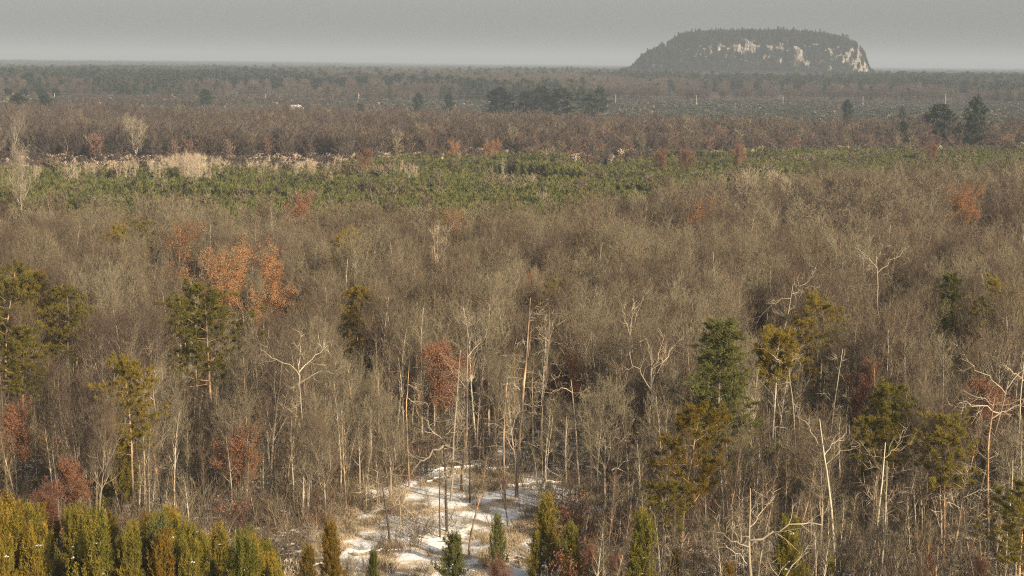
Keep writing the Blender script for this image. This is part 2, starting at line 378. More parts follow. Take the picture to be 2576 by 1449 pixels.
def shrub(seed, H=2.6, stems=26, twigm='twig', leaf=None, leaf_n=0):
    rg = np.random.default_rng(seed); c = G()
    n = stems; Q = np.zeros((n, 5, 3)); Q[:, 0, :2] = rg.normal(size=(n, 2)) * 0.35
    d = nrm(np.concatenate([rg.normal(size=(n, 2)) * 0.45, np.ones((n, 1))], 1)); L = H * rg.uniform(.5, 1, n)
    for s in range(4):
        d = nrm(d + rg.normal(size=(n, 3)) * .13); Q[:, s + 1] = Q[:, s] + d * (L / 4)[:, None]
    rr = np.linspace(.02, .008, 5)[None].repeat(n, 0); ribbons(c, Q, rr, 0, rg)
    L1, r1, _, _ = grow(rg, Q, rr, 7, 0.25, 1, H * .25, (20, 50), .15, .15, 1)
    blades(c, L1[:, 0], nrm(L1[:, 1] - L1[:, 0]), np.linalg.norm(L1[:, 1] - L1[:, 0], axis=1), 0.028, 0, rg)
    if leaf:
        C = L1[rg.choice(len(L1), leaf_n), 1] + rg.normal(size=(leaf_n, 3)) * .2
        blades(c, C, nrm(rg.normal(size=(leaf_n, 3))), .17, .14, 1, rg)
    return c, [twigm, leaf or twigm]

def far_bare(seed, H=17.0, twigm='fartwig'):
    rg = np.random.default_rng(seed); c = G()
    P, RR = trunk_line(rg, H * .8, .22, 4, .04); tubes(c, P, RR, 3, 0)
    L1, r1, _, _ = grow(rg, P, RR, 12, .35, 1, H * .28, (25, 60), .25, .12, 2, .5, .3, lambda t: 1.3 - .5 * t, True)
    ribbons(c, L1, np.maximum(r1, .05), 0, rg)
    L2, r2, _, _ = grow(rg, L1, r1, 14, .1, 1, H * .13, (20, 60), .3, .15, 1)
    blades(c, L2[:, 0], nrm(L2[:, 1] - L2[:, 0]), np.linalg.norm(L2[:, 1] - L2[:, 0], axis=1), .20, 0, rg)
    L3, r3, _, _ = grow(rg, L2, np.full(L2.shape[:2], .05), 2, .3, 1, H * .07, (20, 60), .3, .15, 1)
    blades(c, L3[:, 0], nrm(L3[:, 1] - L3[:, 0]), np.linalg.norm(L3[:, 1] - L3[:, 0], axis=1), .16, 0, rg)
    return c, [twigm]
def far_pine(seed, H=18.0, needle='darkgreen', width=.2):
    rg = np.random.default_rng(seed); c = G()
    P, RR = trunk_line(rg, H * .97, .2, 4, .02); tubes(c, P, RR, 3, 1)
    prof = lambda t: (0.2 + 0.95 * (1 - t ** 1.5)) * rg.uniform(.5, 1.2, len(t))
    L1, r1, _, _ = grow(rg, P, RR, 30, .15, .97, H * width, (60, 88), .08, .06, 2, .4, .3, prof, True)
    for q in (0.35, 0.65, 1.0):
        C = L1[:, 0] * (1 - q) + L1[:, 2] * q
        needles(c, rg, C, nrm(L1[:, 2] - L1[:, 0] + [0, 0, .6]), 5, 1.5, .7, .6, 0)
    return c, [needle, 'dark']

# ---------------------------------------------------------------- things from proto meshes
def tag(o, label=None, cat=None, group=None, kind=None):
    for k, v in (('label', label), ('category', cat), ('group', group), ('kind', kind)):
        if v: o[k] = v
    return o
def obj(name, me, parent=None):
    o = bpy.data.objects.new(name, me); COL.objects.link(o)
    if parent is not None: o.parent = parent
    return o
class Proto:
    """trunk and crown meshes of one tree, and (for masses) both in one mesh"""
    def __init__(s, name, w, c, mats, joined=False):
        s.name = name
        if joined:
            g = G(); g.merge(w); g.merge(c); s.all = g.mesh(name, mats)
        else:
            s.parts = [('trunk', w.mesh('trunk', mats)), ('crown', c.mesh('crown', mats))]
            s.w, s.c, s.mats = w, c, mats; s.all = None
    def height(s):
        # the top that shows: the topmost hundredth of the crown left out
        return float(np.percentile(np.concatenate([v[:, 2] for v in s.c.v]), 99.3))
    def joined(s):
        if s.all is None:
            g = G(); g.merge(s.w); g.merge(s.c); s.all = g.mesh(s.name, s.mats)
        return s.all
def plant(proto, name, label, cat, x, y, sc=1.0, rz=0.0, group=None, sink=0.05, wide=None, tilt=(0, 0)):
    e = bpy.data.objects.new(name, None); COL.objects.link(e)
    e.location = (x, y, float(terr(x, y)) - sink); e.rotation_euler = (tilt[0], tilt[1], rz)
    e.scale = (wide or sc, wide or sc, sc); e.empty_display_size = 0.5
    for pn, me in proto.parts: obj(pn, me, e)
    return tag(e, label, cat, group)

def mass(name, label, pts, protos):
    """one object that stands for an uncountable many: geometry-node instances of the meshes in protos at pts (x, y, z, scale, width, turn, index)"""
    pts = np.asarray(pts, float)
    me = bpy.data.meshes.new(name); me.vertices.add(len(pts)); me.vertices.foreach_set('co', pts[:, :3].astype(np.float32).ravel())
    for an, typ, key, dat in (('sc', 'FLOAT_VECTOR', 'vector', pts[:, [4, 4, 3]]), ('rot', 'FLOAT_VECTOR', 'vector', np.stack([pts[:, 5] * 0, pts[:, 5] * 0, pts[:, 5]], 1)), ('idx', 'INT', 'value', pts[:, 6])):
        a = me.attributes.new(an, typ, 'POINT')
        a.data.foreach_set(key, dat.astype(np.int32 if typ == 'INT' else np.float32).ravel())
    col = bpy.data.collections.new(name + '_kinds')
    for i, q in enumerate(protos):
        col.objects.link(bpy.data.objects.new('%s_kind_%03d' % (name, i), q))
    o = obj(name, me); tag(o, label, None, None, 'stuff')
    ng = bpy.data.node_groups.new(name + '_scatter', 'GeometryNodeTree')
    ng.interface.new_socket('Geometry', in_out='INPUT', socket_type='NodeSocketGeometry')
    ng.interface.new_socket('Geometry', in_out='OUTPUT', socket_type='NodeSocketGeometry')
    N = ng.nodes; L = ng.links
    gi = N.new('NodeGroupInput'); go = N.new('NodeGroupOutput'); m2p = N.new('GeometryNodeMeshToPoints'); iop = N.new('GeometryNodeInstanceOnPoints')
    ci = N.new('GeometryNodeCollectionInfo'); ci.inputs['Collection'].default_value = col; ci.inputs['Separate Children'].default_value = True; ci.inputs['Reset Children'].default_value = True
    def attr(n, t):
        a = N.new('GeometryNodeInputNamedAttribute'); a.data_type = t; a.inputs['Name'].default_value = n; return a.outputs['Attribute']
    L.new(gi.outputs[0], m2p.inputs['Mesh']); L.new(m2p.outputs[0], iop.inputs['Points']); L.new(ci.outputs[0], iop.inputs['Instance'])
    iop.inputs['Pick Instance'].default_value = True
    L.new(attr('idx', 'INT'), iop.inputs['Instance Index']); L.new(attr('sc', 'FLOAT_VECTOR'), iop.inputs['Scale']); L.new(attr('rot', 'FLOAT_VECTOR'), iop.inputs['Rotation'])
    L.new(iop.outputs[0], go.inputs[0])
    md = o.modifiers.new('scatter', 'NODES'); md.node_group = ng
    return o

# ---------------------------------------------------------------- the ground: one sheet out to the horizon
def axis(lo, hi, c, s0, grow_):
    a = [c]; s = s0
    while a[-1] < hi: a.append(a[-1] + s); s *= grow_
    b = [c]; s = s0
    while b[-1] > lo: b.append(b[-1] - s); s *= grow_
    return np.array(b[:0:-1] + a)
gx = axis(-26000, 26000, -3, 0.45, 1.035); gy = axis(-3000, 34000, 178, 0.45, 1.030)
X, Y = np.meshgrid(gx, gy)
Z = terr(X, Y)
near = np.exp(-(((X + 3) / 30) ** 2 + ((Y - 178) / 40) ** 2))
Z += near * (0.16 * (vnoise(X, Y, 1.7, 3) - .5) + 0.28 * (vnoise(X, Y, 4.5, 5) - .5))
nx, ny = len(gx), len(gy)
ii = (np.arange(ny - 1)[:, None] * nx + np.arange(nx - 1)[None]).ravel()
g = G(); g.add(np.stack([X, Y, Z], -1), np.concatenate([np.stack([ii, ii + 1, ii + nx + 1], 1), np.stack([ii, ii + nx + 1, ii + nx], 1)]), 0, True)

def ground_mat():
    Mt = bpy.data.materials.new('snowy_forest_floor'); Mt.use_nodes = True; nt = Mt.node_tree; N = nt.nodes; L = nt.links
    bs = N['Principled BSDF']; bs.inputs['Roughness'].default_value = 0.85; bs.inputs['Specular IOR Level'].default_value = 0.1
    geo = N.new('ShaderNodeNewGeometry')
    def noise(s, det=4, vec=geo.outputs['Position']):
        n = N.new('ShaderNodeTexNoise'); n.inputs['Scale'].default_value = s; n.inputs['Detail'].default_value = det; L.new(vec, n.inputs['Vector']); return n.outputs['Fac']
    def ramp(fac, a, b, ca=(0, 0, 0), cb=(1, 1, 1)):
        r = N.new('ShaderNodeValToRGB'); r.color_ramp.elements[0].position = a; r.color_ramp.elements[1].position = b
        r.color_ramp.elements[0].color = (*ca, 1); r.color_ramp.elements[1].color = (*cb, 1); L.new(fac, r.inputs[0]); return r.outputs[0]
    def mix(f, a, b):
        mx = N.new('ShaderNodeMix'); mx.data_type = 'RGBA'
        for i, q in ((0, f), (6, a), (7, b)):
            if isinstance(q, tuple): mx.inputs[i].default_value = (*q, 1)
            else: L.new(q, mx.inputs[i])
        return mx.outputs[2]
    snow = mix(noise(.6), (.80, .80, .80), (.90, .90, .90))
    litter = mix(noise(1.3), (.06, .045, .033), (.17, .125, .085))
    straw = mix(noise(2.5), (.34, .26, .17), (.60, .49, .34))
    # snow lies thin in the wood, more in the open glade
    wood = mix(ramp(noise(.9, 5), .51, .60), litter, snow)
    glade = mix(ramp(noise(.42, 6), .38, .54), straw, snow)
    mp = N.new('ShaderNodeMapping'); mp.inputs['Location'].default_value = (4.5 / 15, -186 / 34, 0); mp.inputs['Scale'].default_value = (1 / 15, 1 / 34, 0)
    L.new(geo.outputs['Position'], mp.inputs['Vector'])
    ln = N.new('ShaderNodeVectorMath'); ln.operation = 'LENGTH'; L.new(mp.outputs[0], ln.inputs[0])
    near_ = mix(ramp(ln.outputs['Value'], .8, 1.25), glade, wood)
    dist = N.new('ShaderNodeVectorMath'); dist.operation = 'LENGTH'; L.new(geo.outputs['Position'], dist.inputs[0])
    mr = N.new('ShaderNodeMapRange'); mr.inputs[1].default_value = 320; mr.inputs[2].default_value = 560; L.new(dist.outputs['Value'], mr.inputs[0])
    farc = mix(noise(.004), (.09, .07, .055), (.14, .115, .09))
    L.new(mix(mr.outputs[0], near_, farc), bs.inputs['Base Color'])
    bp = N.new('ShaderNodeBump'); bp.inputs['Strength'].default_value = .6; bp.inputs['Distance'].default_value = .15
    L.new(noise(3, 5), bp.inputs['Height']); L.new(bp.outputs[0], bs.inputs['Normal'])
    return Mt
M['ground'] = ground_mat()
tag(obj('ground', g.mesh('ground', ['ground'])), kind='structure')

# ---------------------------------------------------------------- the bluff on the horizon
BD = 3650.0
def b_x(px): return (px / K - 512) / F * BD
def b_z(px, py): return CZ + ((62.5 + (px / K - 512) * ROLL) - py / K) * BD / F
out_px = [1575, 1600, 1625, 1650, 1675, 1700, 1730, 1770, 1830, 1900, 1970, 2030, 2080, 2115, 2140, 2156, 2166, 2174, 2180]
out_py = [176, 160, 145, 134, 119, 104, 97, 95, 94, 94, 95, 98, 105, 115, 124, 140, 160, 178, 184]
ox = np.array([b_x(p) for p in out_px]); oz = np.array([b_z(p, q) for p, q in zip(out_px, out_py)])
def crest(x): return np.interp(x, ox, oz)
rock_zones = [(1655, 134, 11, 11), (1672, 118, 8, 6), (1700, 118, 9, 5), (1800, 122, 20, 12), (1867, 137, 27, 20), (1806, 108, 7, 4), (1862, 110, 10, 4), (1905, 120, 16, 7), (1835, 124, 10, 6), (1985, 118, 75, 4), (1840, 116, 60, 4), (2035, 112, 20, 3),
              (2095, 128, 24, 14), (2125, 145, 26, 22), (2150, 160, 20, 24), (2090, 165, 8, 18), (2032, 150, 5, 10), (2030, 130, 12, 8), (1925, 150, 10, 12), (1965, 152, 8, 9), (1770, 128, 10, 10), (2150, 128, 16, 14), (2168, 172, 12, 12), (2060, 125, 14, 6), (1720, 130, 5, 5)]
def rocky(px, py, grow_=1.0):
    r = np.zeros(np.shape(px), bool)
    for a, b, c, d in rock_zones: r |= (np.abs((px - a) / (c * grow_)) ** 2.5 + np.abs((py - b) / (d * grow_)) ** 2.5) < 1
    return r
nu, nv = 330, 64
bx = np.linspace(ox[0], ox[-1], nu)
U = np.repeat(bx[:, None], nv, 1); top = crest(U); zb = 6.0
s = np.linspace(0, 1, nv)[None].repeat(nu, 0)
# the front face goes s 0 (foot) .. 0.62 (rim), then back over the plateau and down behind
h = np.interp(s, [0, .12, .55, .62, .8, .92, 1], [0, .25, .93, 1, .99, .7, 0])
halfw = 70 * np.clip(1 - np.abs((U - ox.mean()) / (ox[-1] - ox[0]) * 2) ** 3, 0.02, 1) + 12
yoff = np.interp(s, [0, .12, .22, .48, .55, .62, .8, .92, 1], [-1.25, -.95, -.80, -.66, -.62, -.55, .4, .9, 1.3]) * halfw
zz = zb + (top - zb) * h
blk = (np.floor(vnoise(U, zz * 1.3, 13, 1) * 5) / 5 - .5) * 9 + (vnoise(U, zz, 5, 2) - .5) * 5
blk += (np.floor(vnoise(U, zz * .35, 6, 4) * 4) / 4 - .5) * 5
face = smooth(.1, .16, s) * (1 - smooth(.58, .64, s))
yy = BD + yoff - blk * face
zz = zz + (vnoise(U, yoff, 18, 8) - .5) * 3 * (s > .6)
jj = (np.arange(nu - 1)[:, None] * nv + np.arange(nv - 1)[None]).ravel()
g = G(); f = np.concatenate([np.stack([jj, jj + nv, jj + nv + 1], 1), np.stack([jj, jj + nv + 1, jj + 1], 1)])
g.add(np.stack([U, yy, zz], -1), f, 0, False)
M['rock'] = mat('pale_sandstone', [(.06, .057, .05), (.14, .13, .112), (.25, .225, .19), (.38, .34, .29)], 0, 0.0, 10, 0.9, 0.16, stretch=(1, 1, .6))
M['slopefloor'] = mat('wooded_slope_floor', [(.05, .05, .035), (.09, .08, .06)], 0, 0.3, 10, 0, 1)
fv, ff, fm, fs = g.arrays()
cen = fv[ff].mean(1); cpx, cpy = project(cen[:, 0], cen[:, 1], cen[:, 2])
isrock = rocky(cpx, cpy, 1.35) | (vnoise(cen[:, 0], cen[:, 2], 9, 9) > .62)
g.m[0][:] = np.where(isrock, 0, 1)
tag(obj('rock_bluff', g.mesh('rock_bluff', ['rock', 'slopefloor'])), 'flat-topped wooded bluff with pale sandstone cliffs standing alone on the horizon', 'bluff')
# its trees
n = 21000
tx = rng.uniform(ox[0] - 10, ox[-1] + 5, n); si = rng.uniform(0.0, .85, n); iu = np.clip(((tx - ox[0]) / (ox[-1] - ox[0]) * (nu - 1)).astype(int), 0, nu - 1); iv = (si * (nv - 1)).astype(int)
ty = yy[iu, iv]; tz = zz[iu, iv] - .5
ppx, ppy = project(tx, ty, tz + 4)
p2x, p2y = project(tx, ty, tz + 8)
keep = ~((rocky(ppx, ppy, .85) | rocky(p2x, p2y, .7)) & (vnoise(tx, tz, 6, 16) > .40)) & ((iv / (nv - 1) < .62) | (rng.random(n) < .5)) & ((vnoise(tx, tz, 12, 6) < .80) | (si > .6) | (si < .15))
edge = np.isin(iu, range(nu - 14, nu)) & (si < .55); keep &= ~edge
tx, ty, tz, si, iu = tx[keep], ty[keep], tz[keep], si[keep], iu[keep]
far_pines = [far_pine(900 + i, 18, 'darkgreen', .17 + .03 * i)[0].mesh('conifer', ['darkgreen', 'dark']) for i in range(4)]
far_bares = [far_bare(920 + i)[0].mesh('bare_tree', ['fartwig']) for i in range(4)]
rs = rng.random(len(tx)); taller = np.where(rng.random(len(tx)) < .05, 1.35, 1.0)
ht = np.where(si > .58, .66, .52) * (0.65 + .5 * rs) * taller
edgex = np.minimum(tx - ox[0], ox[-1] - tx) / 60
ht = ht * np.clip(edgex + .5, .5, 1)
mass('bluff_forest', 'dark conifers and bare trees covering the bluff', np.stack([tx, ty, tz, ht * 1.12, ht * .82, rng.random(len(tx)) * 6.28, np.where(rng.random(len(tx)) < .78, rng.integers(0, 4, len(tx)), rng.integers(4, 8, len(tx)))], 1), far_pines + far_bares)

# ---------------------------------------------------------------- tree kinds
BARE = [Proto('bare_tree', *bare_tree(100 + i, [16, 18, 17, 15, 19, 16.5, 17.5, 18.5][i], [1, .85, 1.2, 1.1, .8, 1.25, .95, 1.1][i], 0, [0, .15, 0, .05, .2, 0, .1, 0][i])) for i in range(8)]
BARE_MID = [Proto('bare_tree_mid', *bare_tree(130 + i, [16, 18, 17, 15, 18][i], [1, .9, 1.15, 1.1, .85][i], 1), joined=True) for i in range(5)]
SLIM = [Proto('slender_tree', *slender_tree(160 + i, [14, 15, 13, 16][i], 0, ['birch', 'pale', 'bark', 'orange'][i])) for i in range(4)]
PALE = [Proto('pale_tree', *slender_tree(170 + i, [14, 13][i], 0, 'birch', 'aspentwig', [1, 3][i], .9)) for i in range(2)]
PALEN = Proto('pale_tree', *slender_tree(175, 14, 0, 'birch', 'twig', 1, .9))
ORANGE_OAK = Proto('oak_tree', *bare_tree(181, 17, 1.9, 0, 0, 'twig', 'bark', 'orangeleaf', 24000, 1.0, .125, .5))
ORANGE_THIN = Proto('oak_tree', *bare_tree(182, 17, 1.35, 0, 0, 'twig', 'bark', 'orangeleaf', 4200, .4, .15))
RUSSET = [Proto('oak_tree', *bare_tree(184 + i, [9, 12][i], [1.5, 1.1][i], 0, 0, 'rusttwig', 'bark', 'russetleaf', [9500, 8500][i], .8, .14)) for i in range(2)]
RED = Proto('oak_tree', *bare_tree(188, 8, 1.7, 0, 0, 'rusttwig', 'bark', 'redleaf', 6000, .8, .14))
PINE = [Proto('pine_tree', *pine_tree(200 + i, 16, [.42, .35, .5][i], [.20, .24, .17][i])) for i in range(3)]
GOLD = [Proto('pine_tree', *pine_tree(210, 14, .28, .27, 'gold')), Proto('pine_tree', *pine_tree(211, 14, .36, .22, 'olive'))]
TUFT = Proto('pine_tree', *pine_tree(215, 16, .72, .13, 'olive', 'birch'))
WHITE = [Proto('pine_tree', *white_pine(220 + i, 20, 'green', 0, [.24, .28][i])) for i in range(2)]
DARKW = [Proto('pine_tree', *white_pine(225 + i, 20, 'darkgreen', 2, [.36, .28, .32][i], [.10, .14, .06][i])) for i in range(3)]
YOUNG = [Proto('young_pine', *young_pine(230 + i, 7, ['youngolive', 'youngolive', 'youngolive', 'gold', 'green'][i], 0, [.2, .24, .22, .19, .22][i], [14, 22, 9, 6, 12][i])) for i in range(5)]
YLOD = [Proto('young_pine_far', *young_pine(240 + i, 6, 'plantation', 1, [.22, .26, .19, .24][i], [0, 1, 0, 2][i]), joined=True) for i in range(4)]
def top_of(me): return max(v.co.z for v in me.vertices)
MIDH = [top_of(p.all) for p in BARE_MID]
shr = []
for i, (tw, lf, ln) in enumerate([('twig', None, 0), ('twig', None, 0), ('rusttwig', 'russetleaf', 260), ('rusttwig', 'redleaf', 500), ('aspentwig', None, 0)]):
    c, mm = shrub(250 + i, [2.6, 3.4, 2.4, 2.8, 2.2][i], 26, tw, lf, ln); shr.append(c.mesh('shrub', mm))

# ---------------------------------------------------------------- trees that stand out, each placed by the top of its crown
heroes = []                      # (px, half width in px, py top, py bottom seen, distance): nothing scattered may hide them
def hero(proto, name, label, cat, px, py, h, hp, wide=None, bottom=None, halfw=None, group=None, rz=None, tilt=(0, 0)):
    """h: height it has here; hp: height of the proto"""
    x, y = at_top(px, py, h)
    k_ = (wide or h / hp) / (h / hp); hp = proto.height(); sc = h / hp; wide = sc * k_
    o = plant(proto, name, label, cat, x, y, sc, rng.random() * 6.28 if rz is None else rz, group, wide=(wide or sc), tilt=tilt)
    D = math.hypot(x, y)
    b_ = bottom or py + 150
    heroes.append((px, (halfw or 45) * 1.35, py, py + (b_ - py) * 1.35, D))
    return o
hero(ORANGE_OAK, 'oak_tree', 'large oak full of bright orange dry leaves, the brightest crown in the wood', 'oak tree', 652, 608, 18.5, 16.6, 1.55, 775, 140)
hero(ORANGE_THIN, 'oak_tree', 'oak with sparse orange leaves on grey boughs behind the bright orange oak', 'oak tree', 430, 556, 17, 16.4, 1.0, 660, 90)
hero(RUSSET[0], 'oak_tree', 'small russet-leaved oak in front of grey trees above the left young pines', 'oak tree', 605, 1062, 8.5, 8.6, 1.15, 1240, 70)
hero(RED, 'oak_tree', 'low dark red oak behind the young pines at the left edge', 'oak tree', 100, 1205, 7.2, 7.6, .95, 1270, 60)
hero(RED, 'oak_tree', 'deep red leafy sapling between two green young pines at the bottom', 'oak tree', 1262, 1393, 4.2, 7.6, .55, 1449, 55)
hero(RUSSET[1], 'oak_tree', 'russet-leaved oak between pale trunks and the olive pines on the right', 'oak tree', 2165, 905, 11, 11.5, 1.0, 1000, 50)
hero(RUSSET[1], 'oak_tree', 'dark russet oak behind the forked dead trunk in the middle', 'oak tree', 1110, 862, 12, 11.5, 1.1, 1010, 55)
hero(RUSSET[0], 'oak_tree', 'russet oak low among bare trees right of the tall orange trunk', 'oak tree', 1420, 890, 9, 8.6, 1.1, 980, 45)
hero(RUSSET[0], 'oak_tree', 'brick-red oak beside the pale limb high on the right', 'oak tree', 1912, 745, 10, 8.6, .9, 810, 30)
hero(ORANGE_THIN, 'oak_tree', 'orange-leaved oak among brown crowns near the two pale fan-shaped trees', 'oak tree', 1740, 500, 17, 16.4, 1.0, 560, 38)
hero(ORANGE_OAK, 'oak_tree', 'tall oak with scattered orange leaves at far right behind grey crowns', 'oak tree', 2430, 462, 17, 16.6, 1.0, 530, 70)
hero(ORANGE_THIN, 'oak_tree', 'faintly orange oak in the middle just below the plantation', 'oak tree', 1168, 520, 16, 16.4, .9, 575, 40)
hero(RUSSET[0], 'oak_tree', 'reddish oak crown at the lower edge of the left plantation', 'oak tree', 752, 484, 14, 8.6, 1.6, 512, 35)
for px, py, q, lb in ((1140, 352, ORANGE_OAK, 'round orange oak behind the plantation, left of a pair'), (1231, 348, ORANGE_OAK, 'round orange oak behind the plantation, right of a pair'),
                      (1852, 362, RUSSET[1], 'wide brick-red oak at the back edge of the right plantation'), (1730, 368, RED, 'small red oak left of the wide brick-red one behind the plantation'), (1655, 370, RED, 'small dark red oak behind the middle of the plantation'),
                      (925, 375, RUSSET[1], 'red-brown oak behind the pale aspens'), (2350, 352, RED, 'red oak beneath the left one of the big right-hand pines')):
    h = 13; x, y = at_top(px, py, h); hp = {id(ORANGE_OAK): 16.6, id(RUSSET[1]): 11.5, id(RED): 7.6}[id(q)]
    hero(q, 'oak_tree', lb, 'oak tree', px, py, h, hp, h / hp * 1.0, py + 34, 24)
# pines near and mid
for a in [
    (PINE[0], 'olive pine cut by the left edge of the picture, tallest there', 8, 664, 17, 16, 1.2, 900, 50),
    (PINE[2], 'slim small-crowned olive pine behind the left-edge pines', 85, 680, 15, 16, .9, 740, 30),
    (PINE[1], 'broad round-topped olive pine near the left edge', 172, 715, 15, 16, 1.15, 850, 65),
    (PINE[0], 'olive pine at the left edge below the broad round-topped one', 52, 815, 14, 16, 1.15, 1000, 70),
    (PINE[1], 'wide olive pine with two leaders in front of the orange oak', 530, 710, 17, 16, 1.35, 930, 90),
    (PINE[0], 'smaller olive pine leaning on the wide two-leader pine', 470, 745, 14, 16, 1.0, 900, 60),
    (GOLD[1], 'single compact golden-olive pine left of centre', 893, 718, 14, 13.6, .95, 870, 45),
    (PINE[0], 'dark olive pine beside the lit dead trunk on the left', 330, 900, 15, 16, .95, 1110, 50),
    (GOLD[0], 'large golden pine right of the snowy glade', 1722, 1018, 13, 13.6, 1.12, 1260, 90),
    (GOLD[1], 'ragged lower pine at the foot of the large golden pine', 1672, 1205, 7.5, 13.6, .75, 1330, 45),
    (PINE[1], 'thin-needled olive pine among pale trunks on the right', 2062, 740, 16, 16, 1.1, 880, 55),
    (TUFT, 'tall pale trunk with a small dark tuft of needles on top', 1945, 820, 17, 16, 1.0, 1120, 40),
    (PINE[2], 'olive pine topped with a dense knot right of the russet oak', 2245, 965, 13.5, 16, .95, 1090, 45),
    (PINE[2], 'olive pine with oval crown and bare orange trunk far right', 2385, 1040, 13.5, 16, .9, 1200, 45),
    (PINE[0], 'dark olive pine cut by the right edge', 2572, 1200, 12, 16, .9, 1449, 30),
    (PINE[2], 'low flat-crowned pine leaning beside the pale twin trunks', 2215, 1045, 11, 16, .9, 1100, 40)]:
    hero(a[0], 'pine_tree', a[1], 'pine tree', a[2], a[3], a[4], a[5], a[6], a[7], a[8])
hero(WHITE[0], 'pine_tree', 'cone-shaped green pine, the greenest tree in the near wood', 'pine tree', 1812, 805, 18, 19.8, 1.25, 1050, 75)
hero(WHITE[0], 'pine_tree', 'small fresh green pine between bare crowns at the right', 'pine tree', 2390, 688, 15, 19.8, .75, 800, 35)
# dark pines in the distance
far_label = 'dark pine in the band of woods before the horizon'
def farpine(px, py, h, w, lb, bottom=None, D=None):
    i = rng.integers(0, 3)
    x, y = at_top(px, py, h) if D is None else (None, None)
    if D is not None:
        d = ray(px, py); t = D / d[1]; x, y = d[0] * t, D; h = CZ + d[2] * t - float(terr(x, y))
    D = math.hypot(x, y)
    heroes.append((px, w / 2 * .9, py, bottom or py + 30, D))
    wm = w / K * D / F
    return plant(DARKW[i], 'pine_tree', lb, 'pine tree', x, y, h / 19.6, rng.random() * 6.28, 'dark pines in the distance', wide=wm / [12.0, 9.6, 10.8][i])
for px, py, w, by, D, lb in [
    (1258, 222, 72, 288, 1480, 'leftmost big dark pine of the clump in the middle distance'), (1318, 232, 50, 290, 1480, 'narrow dark pine second in the middle-distance clump'),
    (1362, 219, 60, 285, 1520, 'dark pine in the heart of the middle-distance clump'), (1405, 225, 82, 292, 1460, 'broadest dark pine of the middle-distance clump'),
    (1484, 236, 46, 290, 1440, 'lighter green cone-shaped pine right of the dark clump'), (1511, 223, 48, 280, 1560, 'dark round pine rightmost of the middle-distance clump'), (1464, 220, 30, 245, 1700, 'small dark pine top behind the lighter green one'),
    (2362, 266, 78, 350, 1000, 'wide dark pine standing alone on the right, left of a stacked pair'), (2458, 250, 66, 330, 1030, 'upper dark pine of the stacked pair on the right'), (2447, 292, 64, 362, 940, 'lower dark pine of the stacked pair on the right'),
    (2276, 308, 36, 360, 950, 'small dark pine left of the wide lone one'), (2132, 253, 28, 275, 1350, 'tiny pine poking out of the bog edge at right'), (2272, 271, 20, 292, 1300, 'tiny dark pine above the small one on the right'),
    (1053, 235, 28, 278, 1550, 'slim dark pine right of the pole with a crossarm'), (1130, 236, 26, 280, 1550, 'slim dark pine midway between pole and dark clump'), (75, 184, 46, 230, 2150, 'tall dark pine with uneven crown at upper left'),
    (515, 226, 36, 270, 1650, 'lone dark pine between the second and third poles'), (413, 197, 30, 235, 2200, 'dark pine, right one of a close pair at upper left'), (385, 205, 24, 240, 2200, 'dark pine, left one of a close pair at upper left'),
    (290, 200, 34, 240, 2150, 'ragged dark pine left of the close pair'), (112, 240, 50, 265, 1350, 'wide low dark pine beside the leftmost pole'), (45, 236, 44, 262, 1350, 'low dark pine at the left edge near the brown woods'), (905, 262, 24, 282, 1500, 'small dark pine at the foot of the crossarm pole')]:
    farpine(px, py, 18, w, lb, by, D)

for q in range(44):
    if q < 20: px, py, w, D, t = 590 + q * 30 + rng.normal() * 9, 186 + abs(rng.normal()) * 9, rng.uniform(26, 44), 2350, 'dark pine in the row beyond the house'
    elif q < 40: px, py, w, D, t = 1680 + (q - 20) * 45 + rng.normal() * 14, 200 + abs(rng.normal()) * 8, rng.uniform(24, 40), 2500, 'dark pine in the band between the bluff and the bog'
    else: px, py, w, D, t = 20 + (q - 40) * 40, 222, 36, 1980, 'dark pine at the far left beyond the brown woods'
    farpine(px, py, 18, w, t, None, D)

# ---------------------------------------------------------------- young pines in the foreground
def young(px, py, h, i, lb, wide=1.0, group=None, halfw=30):
    x, y = at_top(px, py, h); sc = h / 6.9
    heroes.append((px, halfw, py, py + 120, math.hypot(x, y)))
    return plant(YOUNG[i], 'young_pine', lb, 'young pine', x, y, sc, rng.random() * 6.28, group, wide=sc * wide * 1.4)
for px, py, h, i, w, lb in [
    (830, 1330, 5.2, 3, 1.0, 'golden young pine left of the tan grass patch at the bottom'), (937, 1392, 3.2, 0, .9, 'thin little pine in the tan grass at the bottom'), (1140, 1352, 4.6, 4, 1.25, 'bushy dark green young pine below the glade'),
    (1255, 1308, 4.8, 4, .75, 'narrow young pine rising over the deep red sapling'), (1385, 1268, 6.5, 1, .9, 'young pine at the right rim of the snowy glade'), (1612, 1308, 7.2, 0, .95, 'conical olive young pine at the bottom right of the glade'),
    (1992, 1328, 6.5, 1, .95, 'olive young pine among pale broken limbs at lower right'), (303, 1108, 7, 2, 1.25, 'bushy young pine beside the lit dead trunk, above the thicket'), (1345, 1350, 4.0, 1, .8, 'low young pine left of the glade-rim pine'), (1840, 1432, 4.0, 3, .9, 'tip of a golden young pine at the lower right edge')]:
    young(px, py, h, i, lb, w)
